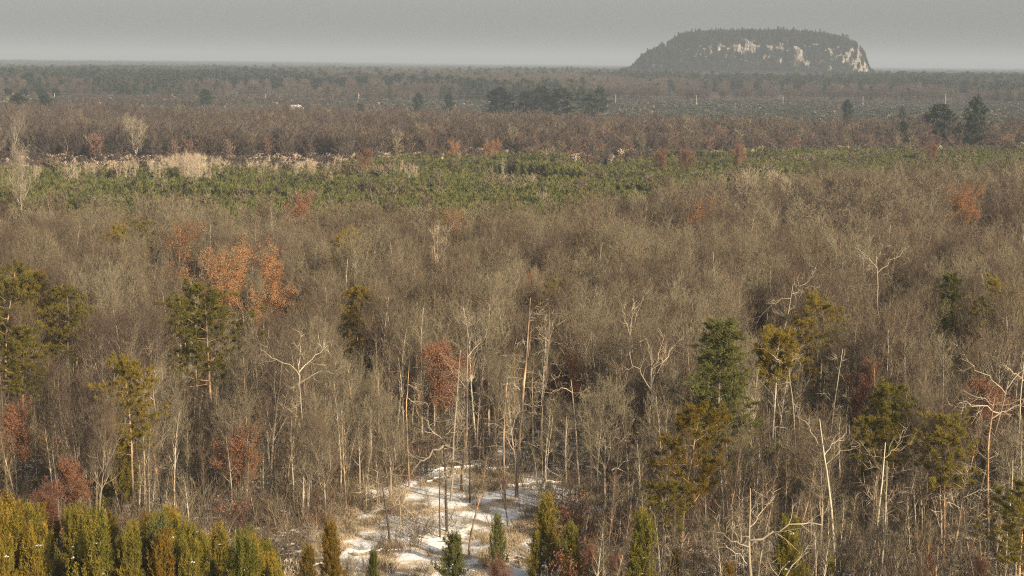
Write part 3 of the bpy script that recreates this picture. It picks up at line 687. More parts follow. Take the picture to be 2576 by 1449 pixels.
for px, py, h, q, lb in [(1480, 1368, 3.2, 1, 'rusty sapling right of the glade-rim young pine'), (1535, 1392, 2.8, 0, 'dark russet sapling left of the conical olive young pine'), (1425, 1405, 2.6, 0, 'low reddish-brown oak sapling at the foot of the glade-rim pine'),
                         (2478, 1392, 3.6, 0, 'dark red bushy sapling under the big rough trunk at far right'), (2330, 1400, 3.0, 1, 'russet sapling between the orange-patched trunk and the cream twin trunk'), (190, 1150, 7, 1, 'rusty oak crown above the left young pines, right of the low dark red oak'), (25, 1010, 9, 1, 'faint rusty oak cut by the left edge')]:
    hero([RED, RUSSET[0]][q], 'oak_tree', lb, 'oak tree', px, py, h, 8, None, py + 60, 28)
for px, py, h, i, lb in [(1700, 1395, 3.4, 3, 'small golden young pine at the foot of the ragged lower pine'), (2090, 1402, 3.2, 0, 'small olive young pine right of the thick broken tree'), (1440, 1330, 5.0, 0, 'olive young pine just right of the glade-rim pine'), (765, 1385, 4.2, 3, 'last golden young pine at the right end of the thicket')]:
    young(px, py, h, i, lb)
# thicket at lower left: crown tops follow this line
tl_x = [-80, 0, 60, 150, 200, 270, 330, 420, 480, 540, 600, 660, 720, 750, 770]
tl_y = [1270, 1265, 1270, 1285, 1262, 1275, 1300, 1272, 1290, 1330, 1345, 1350, 1372, 1410, 1460]
cnt = 0
thick = []
for D in np.arange(137, 173, 2.2):
    for X_ in np.arange(-62, 25, 2.5):
        x = X_ + rng.normal() * .6; y = D + rng.normal() * .6
        px, _ = project(x, y, 5.0)
        if px < -90 or px > 765: continue
        lim = np.interp(px, tl_x, tl_y) + rng.uniform(0, 1) ** 1.3 * 150 + 14
        h = float((CZ + ray(px, lim)[2] / ray(px, lim)[1] * y) - terr(x, y))
        if not 3.6 < h < 9.0: continue
        if rng.random() < .2: continue
        thick.append((y, x, h))
for y, x, h in thick:
    gi = int(rng.choice([0, 1, 2, 3, 4], p=[.28, .26, .2, .20, .06]))
    sc = h / 6.9
    plant(YOUNG[gi], 'young_pine', ('tall ' if h > 7.2 else ('low ' if h < 5.4 else '')) + ('golden' if gi == 3 else ('deep green' if gi == 4 else 'olive')) + ' young pine ' + ('at the left end' if x < -44 else ('left of the middle' if x < -36 else ('right of the middle' if x < -28 else 'at the right end'))) + ' of the lower-left thicket, ' + ('front row' if y < 148 else ('middle rows' if y < 160 else 'back row')),
          'young pine', x, y, sc, rng.random() * 6.28, 'young pines of the thicket', wide=sc * rng.uniform(1.05, 1.6))

# ---------------------------------------------------------------- dead trunks and trees with bare pale limbs
def limb_line(p0, p1, sag, n=7, wig=.12, rg=rng):
    t = np.linspace(0, 1, n)[:, None]; p0 = np.array(p0, float); p1 = np.array(p1, float)
    L = np.linalg.norm(p1 - p0); P = p0 * (1 - t) + p1 * t + np.array([0, 0, 1.0]) * (np.sin(t * np.pi) * sag * L)
    P[1:-1] += rg.normal(size=(n - 2, 3)) * wig * L / n
    return P[None]
def dead_tree(label, px, py, h, barkm, r=.16, lean=(0, 0), limbs=(), mats2='pale', bottom=None, twiggy=6, cat='dead tree', name='dead_tree', broken=True, halfw=7, seed=None):
    """limbs: (fraction of the height, end dx in metres, end dz, radius, sag)"""
    rg = np.random.default_rng(seed or int(px * 7 + py)); x, y = at_top(px, py, h)
    x -= lean[0] * h; y -= lean[1] * h
    e = bpy.data.objects.new(name, None); COL.objects.link(e); e.location = (x, y, float(terr(x, y)) - .1); tag(e, label, cat)
    g = G(); P, RR = trunk_line(rg, h, r * .68, 12, .035, lean); RR = RR * np.linspace(1, 1.6, 13)[None] if broken else RR
    RR *= 1 + rg.normal(size=RR.shape) * .06
    tubes(g, P, RR, 8, 0, True); obj('trunk', g.mesh('trunk', [barkm]), e)
    for fr, dx, dz, lr, sag in limbs:
        i = min(int(fr * 12), 11); p = P[0, i] * (1 - (fr * 12 - i)) + P[0, i + 1] * (fr * 12 - i)
        q = p + np.array([dx, rg.normal() * .4 * abs(dx), dz])
        g = G(); Q = limb_line(p, q, sag, 8, .25, rg); lr = lr * .62; LR = np.linspace(lr, lr * .3, 8)[None]
        tubes(g, Q, LR, 6, 0, True)
        S, rs_, _, _ = grow(rg, Q, LR, 6, .2, .98, abs(dx) * .4 + .6, (25, 60), .1, .2, 3, .55, .3)
        tubes(g, S, rs_, 3, 0)
        S2, r2_, _, _ = grow(rg, S, rs_, 5, .2, 1, .9, (20, 60), .1, .2, 1); blades(g, S2[:, 0], nrm(S2[:, 1] - S2[:, 0]), np.linalg.norm(S2[:, 1] - S2[:, 0], axis=1), .03, 0, rg)
        obj('limb', g.mesh('limb', [mats2]), e)
    if twiggy:
        g = G(); T, tr, _, _ = grow(rg, P, RR, twiggy + 9, .25, .97, 2.0, (55, 95), -.02, .2, 4, .18, .3)
        tubes(g, T, tr, 3, 0)
        T2, _, _, _ = grow(rg, T, tr, 8, .2, 1, .9, (25, 60), .1, .2, 1)
        blades(g, T2[:, 0], nrm(T2[:, 1] - T2[:, 0]), np.linalg.norm(T2[:, 1] - T2[:, 0], axis=1), .03, 0, rg)
        obj('twigs', g.mesh('twigs', ['bark']), e)
    heroes.append((px, halfw, py, bottom or py + 200, math.hypot(x, y)))
    return e
dead_tree('dead trunk lit orange with a forked top, left of centre', 386, 945, 12.2, 'orange', .2, (.01, 0), [(.82, -1.3, 1.6, .07, 0), (.96, .5, 1.1, .08, 0), (.45, -1.6, 1.4, .05, .1), (.3, -1.4, .2, .06, .1)], bottom=1235)
dead_tree('tallest orange-lit trunk rising over the glade', 1322, 745, 19.5, 'orange', .23, (.035, 0), [(.9, 1.4, .9, .07, 0), (.52, -1.1, .9, .08, .1), (.47, 1.6, -.3, .05, .1)], bottom=1245, twiggy=12)
dead_tree('forked dead tree with a peeled bright streak, left of the tallest trunk', 1163, 800, 17, 'orange', .18, (0, 0), [(.78, 1.6, 1.9, .07, 0), (.95, .3, .5, .07, 0), (.6, -1.2, 1.4, .05, 0)], bottom=1150)
dead_tree('tan twin-stemmed trunk left of the forked dead tree', 1140, 880, 14.5, 'pale', .14, (.01, 0), [(.6, 1.2, 2.5, .06, 0), (.45, 1.1, 2.2, .05, 0)], bottom=1130)
dead_tree('short orange trunk left beside the tallest one', 1268, 962, 12, 'orange', .15, (-.02, 0), bottom=1240, limbs=[(.7, 1, .7, .04, 0)])
dead_tree('thin trunk whose foot stands clear in the snow of the glade', 1184, 955, 11.8, 'dark', .11, (0, 0), bottom=1255, limbs=[(.97, .2, .5, .03, 0)], twiggy=8)
dead_tree('very straight thin dead stem on the left rim of the glade', 1033, 905, 12.6, 'orange', .12, (.01, 0), bottom=1200, limbs=[(.8, .8, -.4, .05, .1), (.7, 1.1, -.7, .06, 0)])
dead_tree('slim dark-footed trunk at the near left of the glade', 983, 1175, 7, 'dark', .16, (.01, 0), bottom=1400, limbs=[(.9, 1.6, .3, .05, .1), (.5, 1.8, .1, .05, .15)], twiggy=12)
dead_tree('crooked dark stem standing alone in the left of the glade', 1108, 1140, 7.6, 'dark', .1, (0, 0), bottom=1320, limbs=[(.6, .7, .6, .03, 0)], twiggy=8)
dead_tree('snag with arching cream limbs right of the glade', 1462, 952, 12.5, 'pale', .16, (0, 0), [(.9, -2.2, -.2, .08, .22), (.9, 1.2, -.3, .06, .1), (.42, 3.2, 1.2, .08, .1), (.34, -3.6, 1.8, .10, .05), (.2, 2.4, .2, .08, .12), (.15, 2.0, -.4, .07, .1)], bottom=1262, twiggy=14)
dead_tree('straight pale pole-like stem left of the arching snag', 1413, 1048, 9.8, 'pale', .1, (-.02, 0), bottom=1270, limbs=[(.35, -1.4, .8, .05, .1)])
dead_tree('thin pale stem between the tallest trunk and the arching snag', 1376, 1045, 9.2, 'bark', .09, (.0, 0), bottom=1260)
dead_tree('stem with orange streak right of the tallest trunk', 1358, 775, 17, 'orange', .12, (-.0, 0), bottom=1150, limbs=[(.8, -1, .9, .05, 0)], twiggy=12)
dead_tree('pale-limbed snag behind the golden pine', 1530, 1060, 9.5, 'dark', .13, (0, 0), [(.55, 3.6, -1.8, .11, .12), (.8, 1.5, 1.0, .05, 0)], bottom=1250)
dead_tree('pale fan-shaped dead tree in the middle right', 1655, 870, 15, 'pale', .14, (.0, 0), [(.75, 2.4, 4.6, .10, .05), (.72, -2.2, 3.6, .10, -.02), (.8, 1.2, 4.2, .08, 0), (.78, -.6, 4.0, .08, 0), (.85, 3.0, 3.4, .07, 0)], bottom=930, cat='bare tree', name='pale_tree', halfw=45, twiggy=0)
dead_tree('pale upswept tree left of the fan-shaped one', 1556, 790, 15.5, 'pale', .13, (0, 0), [(.85, 1.4, 4.4, .08, 0), (.86, -1.2, 3.8, .08, 0), (.9, .2, 3.4, .07, 0)], bottom=850, cat='bare tree', name='pale_tree', halfw=35, twiggy=0)
dead_tree('leaning bright stem, shorter of two on the right', 1970, 1022, 10, 'orange', .12, (.07, 0), bottom=1130)
dead_tree('bare stem with a broken elbow right of the tufted pine', 2010, 900, 14, 'pale', .12, (.0, 0), [(.93, -1.8, 1.6, .10, 0), (.97, .9, 1.0, .07, 0)], bottom=1090)
dead_tree('tall leaning pale stem left of the russet oak', 2108, 860, 15, 'pale', .13, (.05, 0), bottom=1080)
dead_tree('greenish-white forked trunk in the lower right', 2110, 1050, 13, 'birch', .17, (0, 0), [(.8, -2.2, 3.2, .08, 0), (.76, 1.8, 1.2, .07, .1), (.7, 2.4, 1.6, .06, .1)], bottom=1300, twiggy=10)
dead_tree('cream twin trunk reaching the bottom edge on the right, left stem', 2212, 1110, 12.5, 'birch', .17, (.06, 0), [(.9, 1.4, 1.4, .07, 0), (.6, -1.2, 1, .05, 0)], bottom=1449, twiggy=10)
dead_tree('cream twin trunk reaching the bottom edge on the right, right stem', 2228, 1150, 11.5, 'birch', .13, (.03, 0), [(.7, 1, 1.2, .05, 0)], bottom=1449)
dead_tree('orange-patched trunk under the oval-crowned pine', 2402, 1165, 11, 'orange', .16, (.03, 0), [(.76, 3.0, .2, .06, .2), (.68, -1.6, .6, .05, .1)], bottom=1449, twiggy=14)
dead_tree('big rough trunk with many drooping side limbs at far right', 2505, 985, 14.5, 'orange', .2, (.01, 0), [(.93, -2.8, 1.4, .09, 0), (.85, 3.2, 1.2, .09, .1), (.6, 2.6, 1.6, .06, 0), (.5, -2.4, 1.2, .06, 0), (.3, 2.2, 1.1, .05, 0), (.25, -2.0, .9, .05, 0)], bottom=1449, twiggy=20)
dead_tree('cream-white leaning stem near the right edge', 2552, 1150, 12, 'birch', .12, (.05, 0), bottom=1449)
dead_tree('short snow-white birch top at the right edge', 2556, 905, 15, 'birch', .17, (0, 0), [(.9, -1.8, 1.2, .1, 0), (.88, 1.2, 1.8, .08, 0)], bottom=1020)
dead_tree('thick broken tree with cream limbs spread left and right, lower right', 1890, 1225, 10, 'bark', .2, (-.02, 0), [(.6, 5.2, 1.6, .16, .06), (.15, 4.2, 3.6, .17, -.03), (.55, -2.6, 1.6, .09, 0), (.4, -2.4, 1.8, .09, .1), (.7, 2.0, 2.2, .08, 0)], bottom=1449, halfw=40, twiggy=10)
dead_tree('dark stem left of the thick broken tree', 1815, 1285, 7.5, 'dark', .12, (.03, 0), bottom=1449, limbs=[(.5, 1.0, .2, .04, 0)])
dead_tree('bare tree with long cream limbs forking in the left middle', 775, 900, 15, 'pale', .15, (.0, 0), [(.9, -3.4, 2.6, .09, 0), (.92, 2.6, 2.4, .09, 0), (.96, .4, 2.8, .08, 0), (.85, 2.9, 1.2, .06, .1)], bottom=940, halfw=40, cat='bare tree', name='pale_tree')
dead_tree('dark leaning trunk against the grey crowns left of the tallest trunk', 1256, 780, 17, 'dark', .2, (.10, 0), bottom=900, limbs=[(.9, -1, 1.2, .05, 0)])
dead_tree('pale stem with cream limbs over the wood at upper right', 1950, 712, 17, 'bark', .15, (0, 0), [(.9, -3.4, -2.4, .1, .14), (.93, 2.6, 2.2, .07, 0), (.8, 2.0, 2.6, .06, 0)], bottom=800, halfw=50)
dead_tree('broad-boughed grey tree with pale fork at upper right', 2222, 640, 17, 'pale', .14, (.02, 0), [(.9, -2.4, 2.6, .08, 0), (.86, 3.8, 3.4, .08, 0), (.95, .8, 2.4, .07, 0)], bottom=720, halfw=55)
dead_tree('great dead tree with cream limbs sloping both ways at the far right', 2470, 950, 15, 'bark', .18, (0, 0), [(.92, -4.2, 3.2, .10, .04), (.8, -4.4, 1.4, .10, .05), (.95, 2.4, 2.8, .08, 0), (.85, 3.4, .9, .08, .05)], bottom=1060, halfw=45)
dead_tree('split trunk bent over at the edge of the glade with a cream broken top', 1118, 1085, 9.2, 'dark', .18, (-.03, 0), [(.88, -2.8, -2.2, .18, .03), (.92, -2.2, 2.0, .12, .05), (.85, 1.2, -.2, .06, .1)], bottom=1240, halfw=45)
rg_ = np.random.default_rng(5)
# ---------------------------------------------------------------- pale trees and birches farther off
def pale(px, py, h, lb, wide=1.0, bottom=None, halfw=25, i=1, grp=None):
    x, y = at_top(px, py, h); heroes.append((px, halfw, py, bottom or py + 60, math.hypot(x, y)))
    return plant(PALE[i], 'birch_tree', lb, 'birch tree', x, y, h / 12.8, rng.random() * 6.28, grp, wide=h / 12.8 * wide)
FAN = [Proto('birch_tree', *bare_tree(300 + i, 15, 1.25, 0, .25, ['aspentwig', 'aspentwig', 'bark', 'bark'][i], 'birch')) for i in range(4)]
def fan(px, py, h, lb, wide=1.0, bottom=None, halfw=30, i=0):
    x, y = at_top(px, py, h); heroes.append((px, halfw, py, bottom or py + 60, math.hypot(x, y)))
    return plant(FAN[i], 'birch_tree', lb, 'birch tree', x, y, h / 14.8, rng.random() * 6.28, wide=h / 14.8 * wide)
fan(1868, 452, 15, 'pale fan-shaped birch, left one of two near the orange-leaved oak', 1.0, 515, 32)
fan(1986, 456, 14.5, 'pale fan-shaped birch, right one of two near the orange-leaved oak', 1.1, 515, 34, 1)
fan(48, 395, 18, 'bright cream birch at the left end of the plantation', .9, 490, 38, 2)
fan(30, 300, 18, 'tall pale birch above the bright cream one at the left edge', 1.0, 400, 34, 3)
fan(345, 312, 17, 'wide faint grey tree rising from the brown woods on the left', 1.5, 390, 50, 2)
pale(1376, 485, 9, 'small cream birch at the lower edge of the plantation', .8, 525, 14)
pale(1110, 560, 16, 'pale-stemmed tree in the middle of the wood', 1.0, 680, 30)
# the straw-coloured aspens behind the left plantation
k = 0
asp = 0
for _ in range(900):
    if asp > 225: break
    px = rng.uniform(85, 1300); 
    lim = np.interp(px, [85, 250, 400, 480, 530, 600, 850, 1300], [408, 398, 392, 372, 385, 398, 402, 392]); py = lim + rng.uniform(0, 22)
    if px > 860 and rng.random() < .85: continue
    if vnoise(px, 0, 45, 3) < .22 and not 450 < px < 540: continue
    py += 6 * float(vnoise(px, 1, 60, 4))
    h = rng.uniform(6.5, 10) if not 460 < px < 530 else rng.uniform(10, 13)
    x, y = at_top(px, py, h); 
    if y > 890 or y < 500: 
        continue
    asp += 1
    plant(PALE[int(rng.random() < .7)], 'birch_tree', 'straw-coloured young birch behind the left half of the plantation', 'birch tree', x, y, h / 12.8, rng.random() * 6.28, 'young birches behind the plantation', wide=h / 12.8 * 1.15)

# ---------------------------------------------------------------- scatter of the woods
def jitter(x0, x1, y0, y1, s):
    a, b = np.meshgrid(np.arange(x0, x1, s), np.arange(y0, y1, s)); a = a.ravel() + rng.uniform(-.45, .45, a.size) * s; b = b.ravel() + rng.uniform(-.45, .45, b.size) * s
    return a, b
def in_view(x, y, pad=1.08, extra=12): return np.abs(x) < .2571 * y * pad + extra
# where the plantation lies, by column: near and far edge distance
pc = [-200, 0, 500, 800, 1000, 1300, 1500, 1700, 2100, 2576, 2800]
p_near = [366, 366, 372, 372, 366, 366, 392, 462, 530, 550, 550]
p_far = [655, 650, 660, 660, 745, 790, 830, 850, 890, 920, 920]
def col_of(x, y): return (x / y * F + 512) * K
glade = np.array([(880, 1310), (960, 1290), (1050, 1215), (1110, 1196), (1200, 1205), (1290, 1235), (1360, 1255), (1385, 1300), (1380, 1345), (1430, 1400), (1430, 2600), (760, 2600), (760, 1350)], float)
def inside(px, py, poly):
    r = np.zeros(len(px), bool); j = len(poly) - 1
    for i in range(len(poly)):
        xi, yi = poly[i]; xj, yj = poly[j]
        r ^= ((yi > py) != (yj > py)) & (px < (xj - xi) * (py - yi) / (yj - yi + 1e-9) + xi); j = i
    return r
def hides(x, y, h, rad, soft=.32):
    """does a tree here stand before one of the trees that stand out"""
    D = np.hypot(x, y); px, py = project(x, y, terr(x, y) + h); w = rad / D * F * K
    r = np.zeros(len(x), bool)
    for hp, hw, hy, hb, hd in heroes:
        r |= (D < hd - .5) & (np.abs(px - hp) < hw * .62 + w * soft) & (py < hy + (hb - hy) * .62)
    return r

# near wood
x, y = jitter(-160, 170, 150, 565, 3.7)
px0, py0 = project(x, y, terr(x, y))
c_ = col_of(x, y)
ok = in_view(x, y, 1.05, 30) & ~inside(px0, py0, glade) & (y < np.interp(c_, pc, p_near) + rng.uniform(-12, 6, len(x)))
ok &= ~((c_ < 790) & (py0 > 1345)); ok &= (y > 158)
dens = .80 + .2 * vnoise(x, y, 25, 2)
ok &= rng.random(len(x)) < dens
x, y = x[ok], y[ok]
hh = rng.normal(16.2, 2.1, len(x)).clip(10.5, 20.5) * (0.93 + .14 * vnoise(x, y, 30, 12))
# the wood is younger and lower along the glade
gd = np.hypot((x + 3) / 1.0, (y - 180) / 1.6); hh *= .78 + .22 * smooth(10, 26, gd)
hh *= np.where(y < 185, .86, 1.0)
kind = rng.random(len(x))
rad = np.where(kind < .55, hh * .26, hh * .14)
hd = hides(x, y, hh, rad)
x, y, hh, kind = x[~hd], y[~hd], hh[~hd], kind[~hd]
order = np.argsort(y); x, y, hh, kind = x[order], y[order], hh[order], kind[order]
proto_h = {}
for i, p in enumerate(BARE): proto_h[id(p)] = float(max(v[:, 2].max() for v in p.c.v))
for i, p in enumerate(SLIM): proto_h[id(p)] = float(max(v[:, 2].max() for v in p.c.v))
def where_text(px, D):
    side = 'left of the glade' if px < 900 else ('behind the glade' if px < 1450 else ('right of the glade' if px < 2000 else 'at far right'))
    return side + (', near' if D < 205 else ', deeper in')
LAND = [(690, 690, 'the bright orange oak'), (530, 800, 'the wide two-leader pine'), (893, 790, 'the single compact golden-olive pine'), (172, 770, 'the round-topped left-edge pine'), (52, 900, 'the lower left-edge pine'),
        (330, 990, 'the dark olive pine on the left'), (386, 1080, 'the lit trunk with the forked top'), (605, 1150, 'the small russet oak on the left'), (100, 1240, 'the low dark red oak'), (775, 950, 'the long cream forked limbs'),
        (1110, 940, 'the dark russet oak'), (1310, 900, 'the tallest orange-lit trunk'), (1163, 950, 'the forked dead tree'), (983, 1290, 'the slim dark-footed trunk'), (1462, 1080, 'the snag with arching limbs'), (1722, 1130, 'the large golden pine'),
        (1812, 930, 'the cone-shaped green pine'), (1655, 850, 'the fan-shaped dead tree'), (1945, 900, 'the tufted tall pale trunk'), (2062, 800, 'the thin-needled pine'), (2165, 950, 'the russet-leaved oak on the right'), (2245, 1020, 'the pine with a dense knot'),
        (2385, 1100, 'the oval-crowned pine'), (2212, 1280, 'the cream twin trunk'), (1890, 1330, 'the thick broken tree'), (2505, 1200, 'the big rough trunk'), (2470, 1000, 'the great cream-limbed dead tree'), (2390, 740, 'the small fresh green pine'), (2222, 700, 'the pale-forked grey tree'), (430, 610, 'the sparse orange oak'), (1740, 530, 'the orange oak near the fan-shaped birches')]
def beside(px, py):
    d = [math.hypot(px - a, (py + 60 - b) * 1.3) for a, b, _ in LAND]; k = int(np.argmin(d)); a, b, t = LAND[k]
    dx = px - a
    rel = 'left of' if dx < -30 else ('right of' if dx > 30 else ('behind' if py + 60 < b else 'in front of'))
    return rel + ' ' + t
nb = ns = npn = nru = 0
rest = []; 
allp = BARE + SLIM
inframe = lambda a: (-60 < a[0] < 2640)
for i in range(len(x)):
    pr = project(x[i], y[i], float(terr(x[i], y[i])) + hh[i]); vis = inframe(pr); rz = rng.random() * 6.28
    z0 = float(terr(x[i], y[i]))
    side = 'left of the snowy glade' if pr[0] < 880 else ('behind the snowy glade' if pr[0] < 1430 else ('right of the snowy glade' if pr[0] < 2000 else 'at the far right of the near wood'))
    if kind[i] < (.50 if y[i] < 240 else .66):
        j = int(rng.integers(0, 8)); p = BARE[j]; sc = hh[i] / proto_h[id(p)]; wd = sc * rng.uniform(.85, 1.15)
        if vis and nb < 290:
            look = ('tall ' if hh[i] > 17.3 else ('low ' if hh[i] < 14.3 else '')) + ('broad' if wd > 1.02 * sc else 'narrow')
            plant(p, 'bare_tree', look + ' leafless tree ' + beside(*pr), 'bare tree', x[i], y[i], sc, rz, 'leafless trees of the near wood', wide=wd); nb += 1
        else:
            lo = y[i] > 330
            q = int(rng.integers(0, 5)); rest.append((x[i], y[i], z0, hh[i] / MIDH[q] if lo else sc, hh[i] / MIDH[q] * 1.15 if lo else wd, rz, 12 + q if lo else j))
    elif kind[i] < .958:
        j = int(rng.integers(0, 4)); p = SLIM[j]; sc = hh[i] * .92 / proto_h[id(p)]
        if vis and ns < 290:
            plant(p, 'slender_tree', ['thin grey', 'thin pale-stemmed', 'short thin grey', 'thin orange-stemmed'][j] + ' tree ' + beside(*pr), 'slender tree', x[i], y[i], sc, rz, 'thin leafless trees of the near wood'); ns += 1
        else: rest.append((x[i], y[i], z0, sc, sc, rz, 8 + j))
    elif kind[i] < .964:
        plant(RUSSET[1], 'oak_tree', 'small oak still holding russet leaves ' + beside(*pr), 'oak tree', x[i], y[i], hh[i] / 17, rz, 'russet oaks of the near wood'); nru += 1
    elif kind[i] < .969 and y[i] < 330:
        plant(PINE[int(rng.integers(0, 3))], 'pine_tree', 'scattered olive pine ' + beside(*pr), 'pine tree', x[i], y[i], hh[i] / 18, rz, 'scattered pines of the near wood'); npn += 1
    else:
        if y[i] > 300 and rng.random() < .6: continue
        plant(PALEN, 'birch_tree', 'pale slim birch ' + beside(*pr), 'birch tree', x[i], y[i], hh[i] * .9 / 13.5, rz, 'pale birches of the near wood')
mass('near_wood', 'the rest of the leafless near wood', rest, [p.joined() for p in BARE] + [p.joined() for p in SLIM] + [p.all for p in BARE_MID])

# undergrowth of the near wood
x, y = jitter(-95, 110, 138, 330, 1.55)
px0, py0 = project(x, y, terr(x, y)); c_ = col_of(x, y)
ok = in_view(x, y, 1.05, 4) & ~inside(px0, py0, glade) & (rng.random(len(x)) < np.where((px0 > 1020) & (px0 < 1520) & (y < 245), .30, .62))
ok |= in_view(x, y) & inside(px0, py0, glade) & (rng.random(len(x)) < np.where(px0 > 1330, .6, np.where((px0 < 1090), .42, .13)))
x, y = x[ok], y[ok]; px0, py0 = px0[ok], py0[ok]
sc = rng.uniform(.5, 1.45, len(x)) * np.where(inside(px0, py0, glade), .6, 1)
ki = rng.choice([0, 1, 2, 3, 4], len(x), p=[.50, .40, .025, .005, .07])
ki = np.where((px0 > 1400) & (px0 < 1580) & (py0 > 1340) & (rng.random(len(x)) < .3), 3, ki)
hd = np.zeros(len(x), bool)
mass('undergrowth', 'brown leafless brush beneath the trees', np.stack([x, y, terr(x, y), sc, sc * 1.1, rng.random(len(x)) * 6.28, ki], 1)[~hd], shr)

# young growth between the tall trees
x, y = jitter(-100, 120, 146, 345, 2.5)
px0, py0 = project(x, y, terr(x, y)); c_ = col_of(x, y)
ok = in_view(x, y, 1.05, 14) & ~inside(px0, py0, glade) & ~((c_ < 790) & (py0 > 1345)) & (rng.random(len(x)) < np.where((px0 > 1020) & (px0 < 1520) & (y < 245), .30, .62))
ok |= inside(px0, py0, glade) & in_view(x, y) & (rng.random(len(x)) < .07)
x, y = x[ok], y[ok]; sc = rng.uniform(.28, .62, len(x))
mass('saplings', 'thin brown saplings crowding between the taller trees', np.stack([x, y, terr(x, y), sc, sc * 1.35, rng.random(len(x)) * 6.28, rng.integers(0, 4, len(x))], 1), [p.joined() for p in SLIM])

# grass in the glade
rgg = np.random.default_rng(77); gm = []
for i in range(4):
    g = G(); n_ = 60; C = np.concatenate([rgg.normal(size=(n_, 2)) * .22, np.zeros((n_, 1))], 1); D_ = nrm(np.concatenate([rgg.normal(size=(n_, 2)) * .55, np.ones((n_, 1))], 1))
    blades(g, C, D_, rgg.uniform(.25, .6, n_), .035, 0, rgg); gm.append(g.mesh('grass_tuft', ['grass']))
x, y = jitter(-26, 22, 140, 212, .55); px0, py0 = project(x, y, terr(x, y)); ok = (vnoise(x, y * .6, 2.6, 21) + .35 * vnoise(x, y, 1.0, 22) > .78) & (px0 > 700) & (px0 < 1650)
x, y = x[ok], y[ok]; zz_ = terr(x, y); sc = rng.uniform(.6, 1.3, len(x))
mass('grass', 'dry tan grass standing through the snow of the glade', np.stack([x, y, zz_, sc, sc, rng.random(len(x)) * 6.28, rng.integers(0, 4, len(x))], 1), gm)

# fallen logs round the glade
def log(px, py, ln, az, r, lb, mt='pale', lift=.1, rise=0.0, snow=True):
    x, y = at_top(px, py, .3); rg = np.random.default_rng(int(px)); g = G()
    d = np.array([math.cos(az), math.sin(az), rise]) * ln / 2
    e = bpy.data.objects.new('fallen_log', None); COL.objects.link(e); e.location = (x, y, float(terr(x, y)) + r * .4 + lift); tag(e, lb, 'fallen log')
    Q = limb_line(-d, d, 0, 9, .2, rg); RR = np.linspace(r, r * .5, 9)[None]
    tubes(g, Q, RR, 8, 0, True); obj('trunk', g.mesh('trunk', [mt]), e)
    g = G(); S, sr, _, _ = grow(rg, Q, RR, 6, .3, .98, 1.6, (35, 75), .15, .2, 3, .5, .3); tubes(g, S, sr, 4, 0); obj('branch', g.mesh('branch', [mt]), e)
    if snow:
        g = G(); Q2 = Q + [0, 0, r * .75]; tubes(g, Q2, RR * .7, 6, 0); obj('snow', g.mesh('snow', ['snow']), e)
for a in [(1170, 1180, 9, .15, .26, 'snow-topped log lying across the back of the glade'), (1245, 1172, 7, -.1, .2, 'second snow-topped log behind the thin trunk in the glade'), (1110, 1200, 5, 1.0, .16, 'short log slanting by the bent split trunk'),
          (1280, 1395, 5, 2.6, .1, 'half-buried pale log in the tan grass'), (1060, 1345, 6, -.5, .09, 'pale branch lying on the left of the glade'), (1345, 1215, 6, .3, .16, 'grey log in the blue shade right of the glade'),
          (950, 1385, 4, .2, .2, 'snowy log beneath the dark-footed trunk'), (1740, 1345, 6, .4, .2, 'snow-covered log under the golden pine'), (1785, 1395, 5, -.3, .16, 'short snowy log at the lower right'), (2130, 1400, 6, .6, .15, 'log by the cream twin trunk'), (2330, 1340, 5, 2.4, .15, 'snowy log under the oval-crowned pine'), (1430, 1200, 6, 2.7, .2, 'mossy-grey log behind the arching snag')]:
    log(*a)

# the plantation of young pines
x, y = jitter(-260, 265, 350, 935, 2.2); c_ = col_of(x, y)
nearE = np.interp(c_, pc, p_near); farE = np.interp(c_, pc, p_far) + 25 * (vnoise(x, y, 60, 31) - .5)
ok = in_view(x, y, 1.05, 6) & (y > nearE) & (y < farE) & (rng.random(len(x)) < .93)
gap = (vnoise(x, y, 34, 33) > .80); ok &= ~gap
x, y = x[ok], y[ok]; sc = (4.8 + 1.6 * rng.random(len(x)) + 1.6 * vnoise(x, y, 30, 34)) / 6 * np.interp(col_of(x, y), [0, 1300, 1700, 2576], [1.05, 1.0, .85, .8])
hd = hides(x, y, sc * 6, sc * 1.3); x, y, sc = x[~hd], y[~hd], sc[~hd]
o_ = np.argsort(y); x, y, sc = x[o_], y[o_], sc[o_]
mass('pine_plantation', 'dense plantation of small olive-green pines across the middle of the view', np.stack([x, y, terr(x, y), sc, sc * 1.15, rng.random(len(x)) * 6.28, np.where(rng.random(len(x)) < .01 + .10 * smooth(.6, .9, vnoise(x, y, 22, 36)), 4, rng.integers(0, 4, len(x)))], 1), [p.all for p in YLOD] + [far_bare(345, 7.5, 'twig')[0].mesh('small_bare_tree', ['twig'])])

# brown woods beyond it
x, y = jitter(-370, 370, 640, 1340, 5.2); c_ = col_of(x, y)
strip_near = np.interp(c_, [0, 700, 1300, 1800, 2200, 2576], [1230, 1150, 1040, 1020, 1010, 1050])
farE = np.interp(c_, pc, p_far) + 6
farE = np.where(c_ < 1300, np.maximum(farE, np.interp(c_, [0, 860, 1300], [745, 760, 860])), farE)
ok = in_view(x, y, 1.05, 15) & (y > farE + rng.uniform(0, 10, len(x))) & (y < strip_near)
x, y = x[ok], y[ok]; hh = rng.normal(16.5, 1.4, len(x)).clip(12, 20) * (.92 + .16 * vnoise(x, y, 50, 41))
edge = smooth(0, 60, y - np.interp(col_of(x, y), pc, p_far)); hh *= .72 + .28 * edge
hd = hides(x, y, hh, hh * .24); x, y, hh = x[~hd], y[~hd], hh[~hd]
mid = [far_bare(330 + i, 17)[0].mesh('bare_tree_far', ['fartwig']) for i in range(3)]
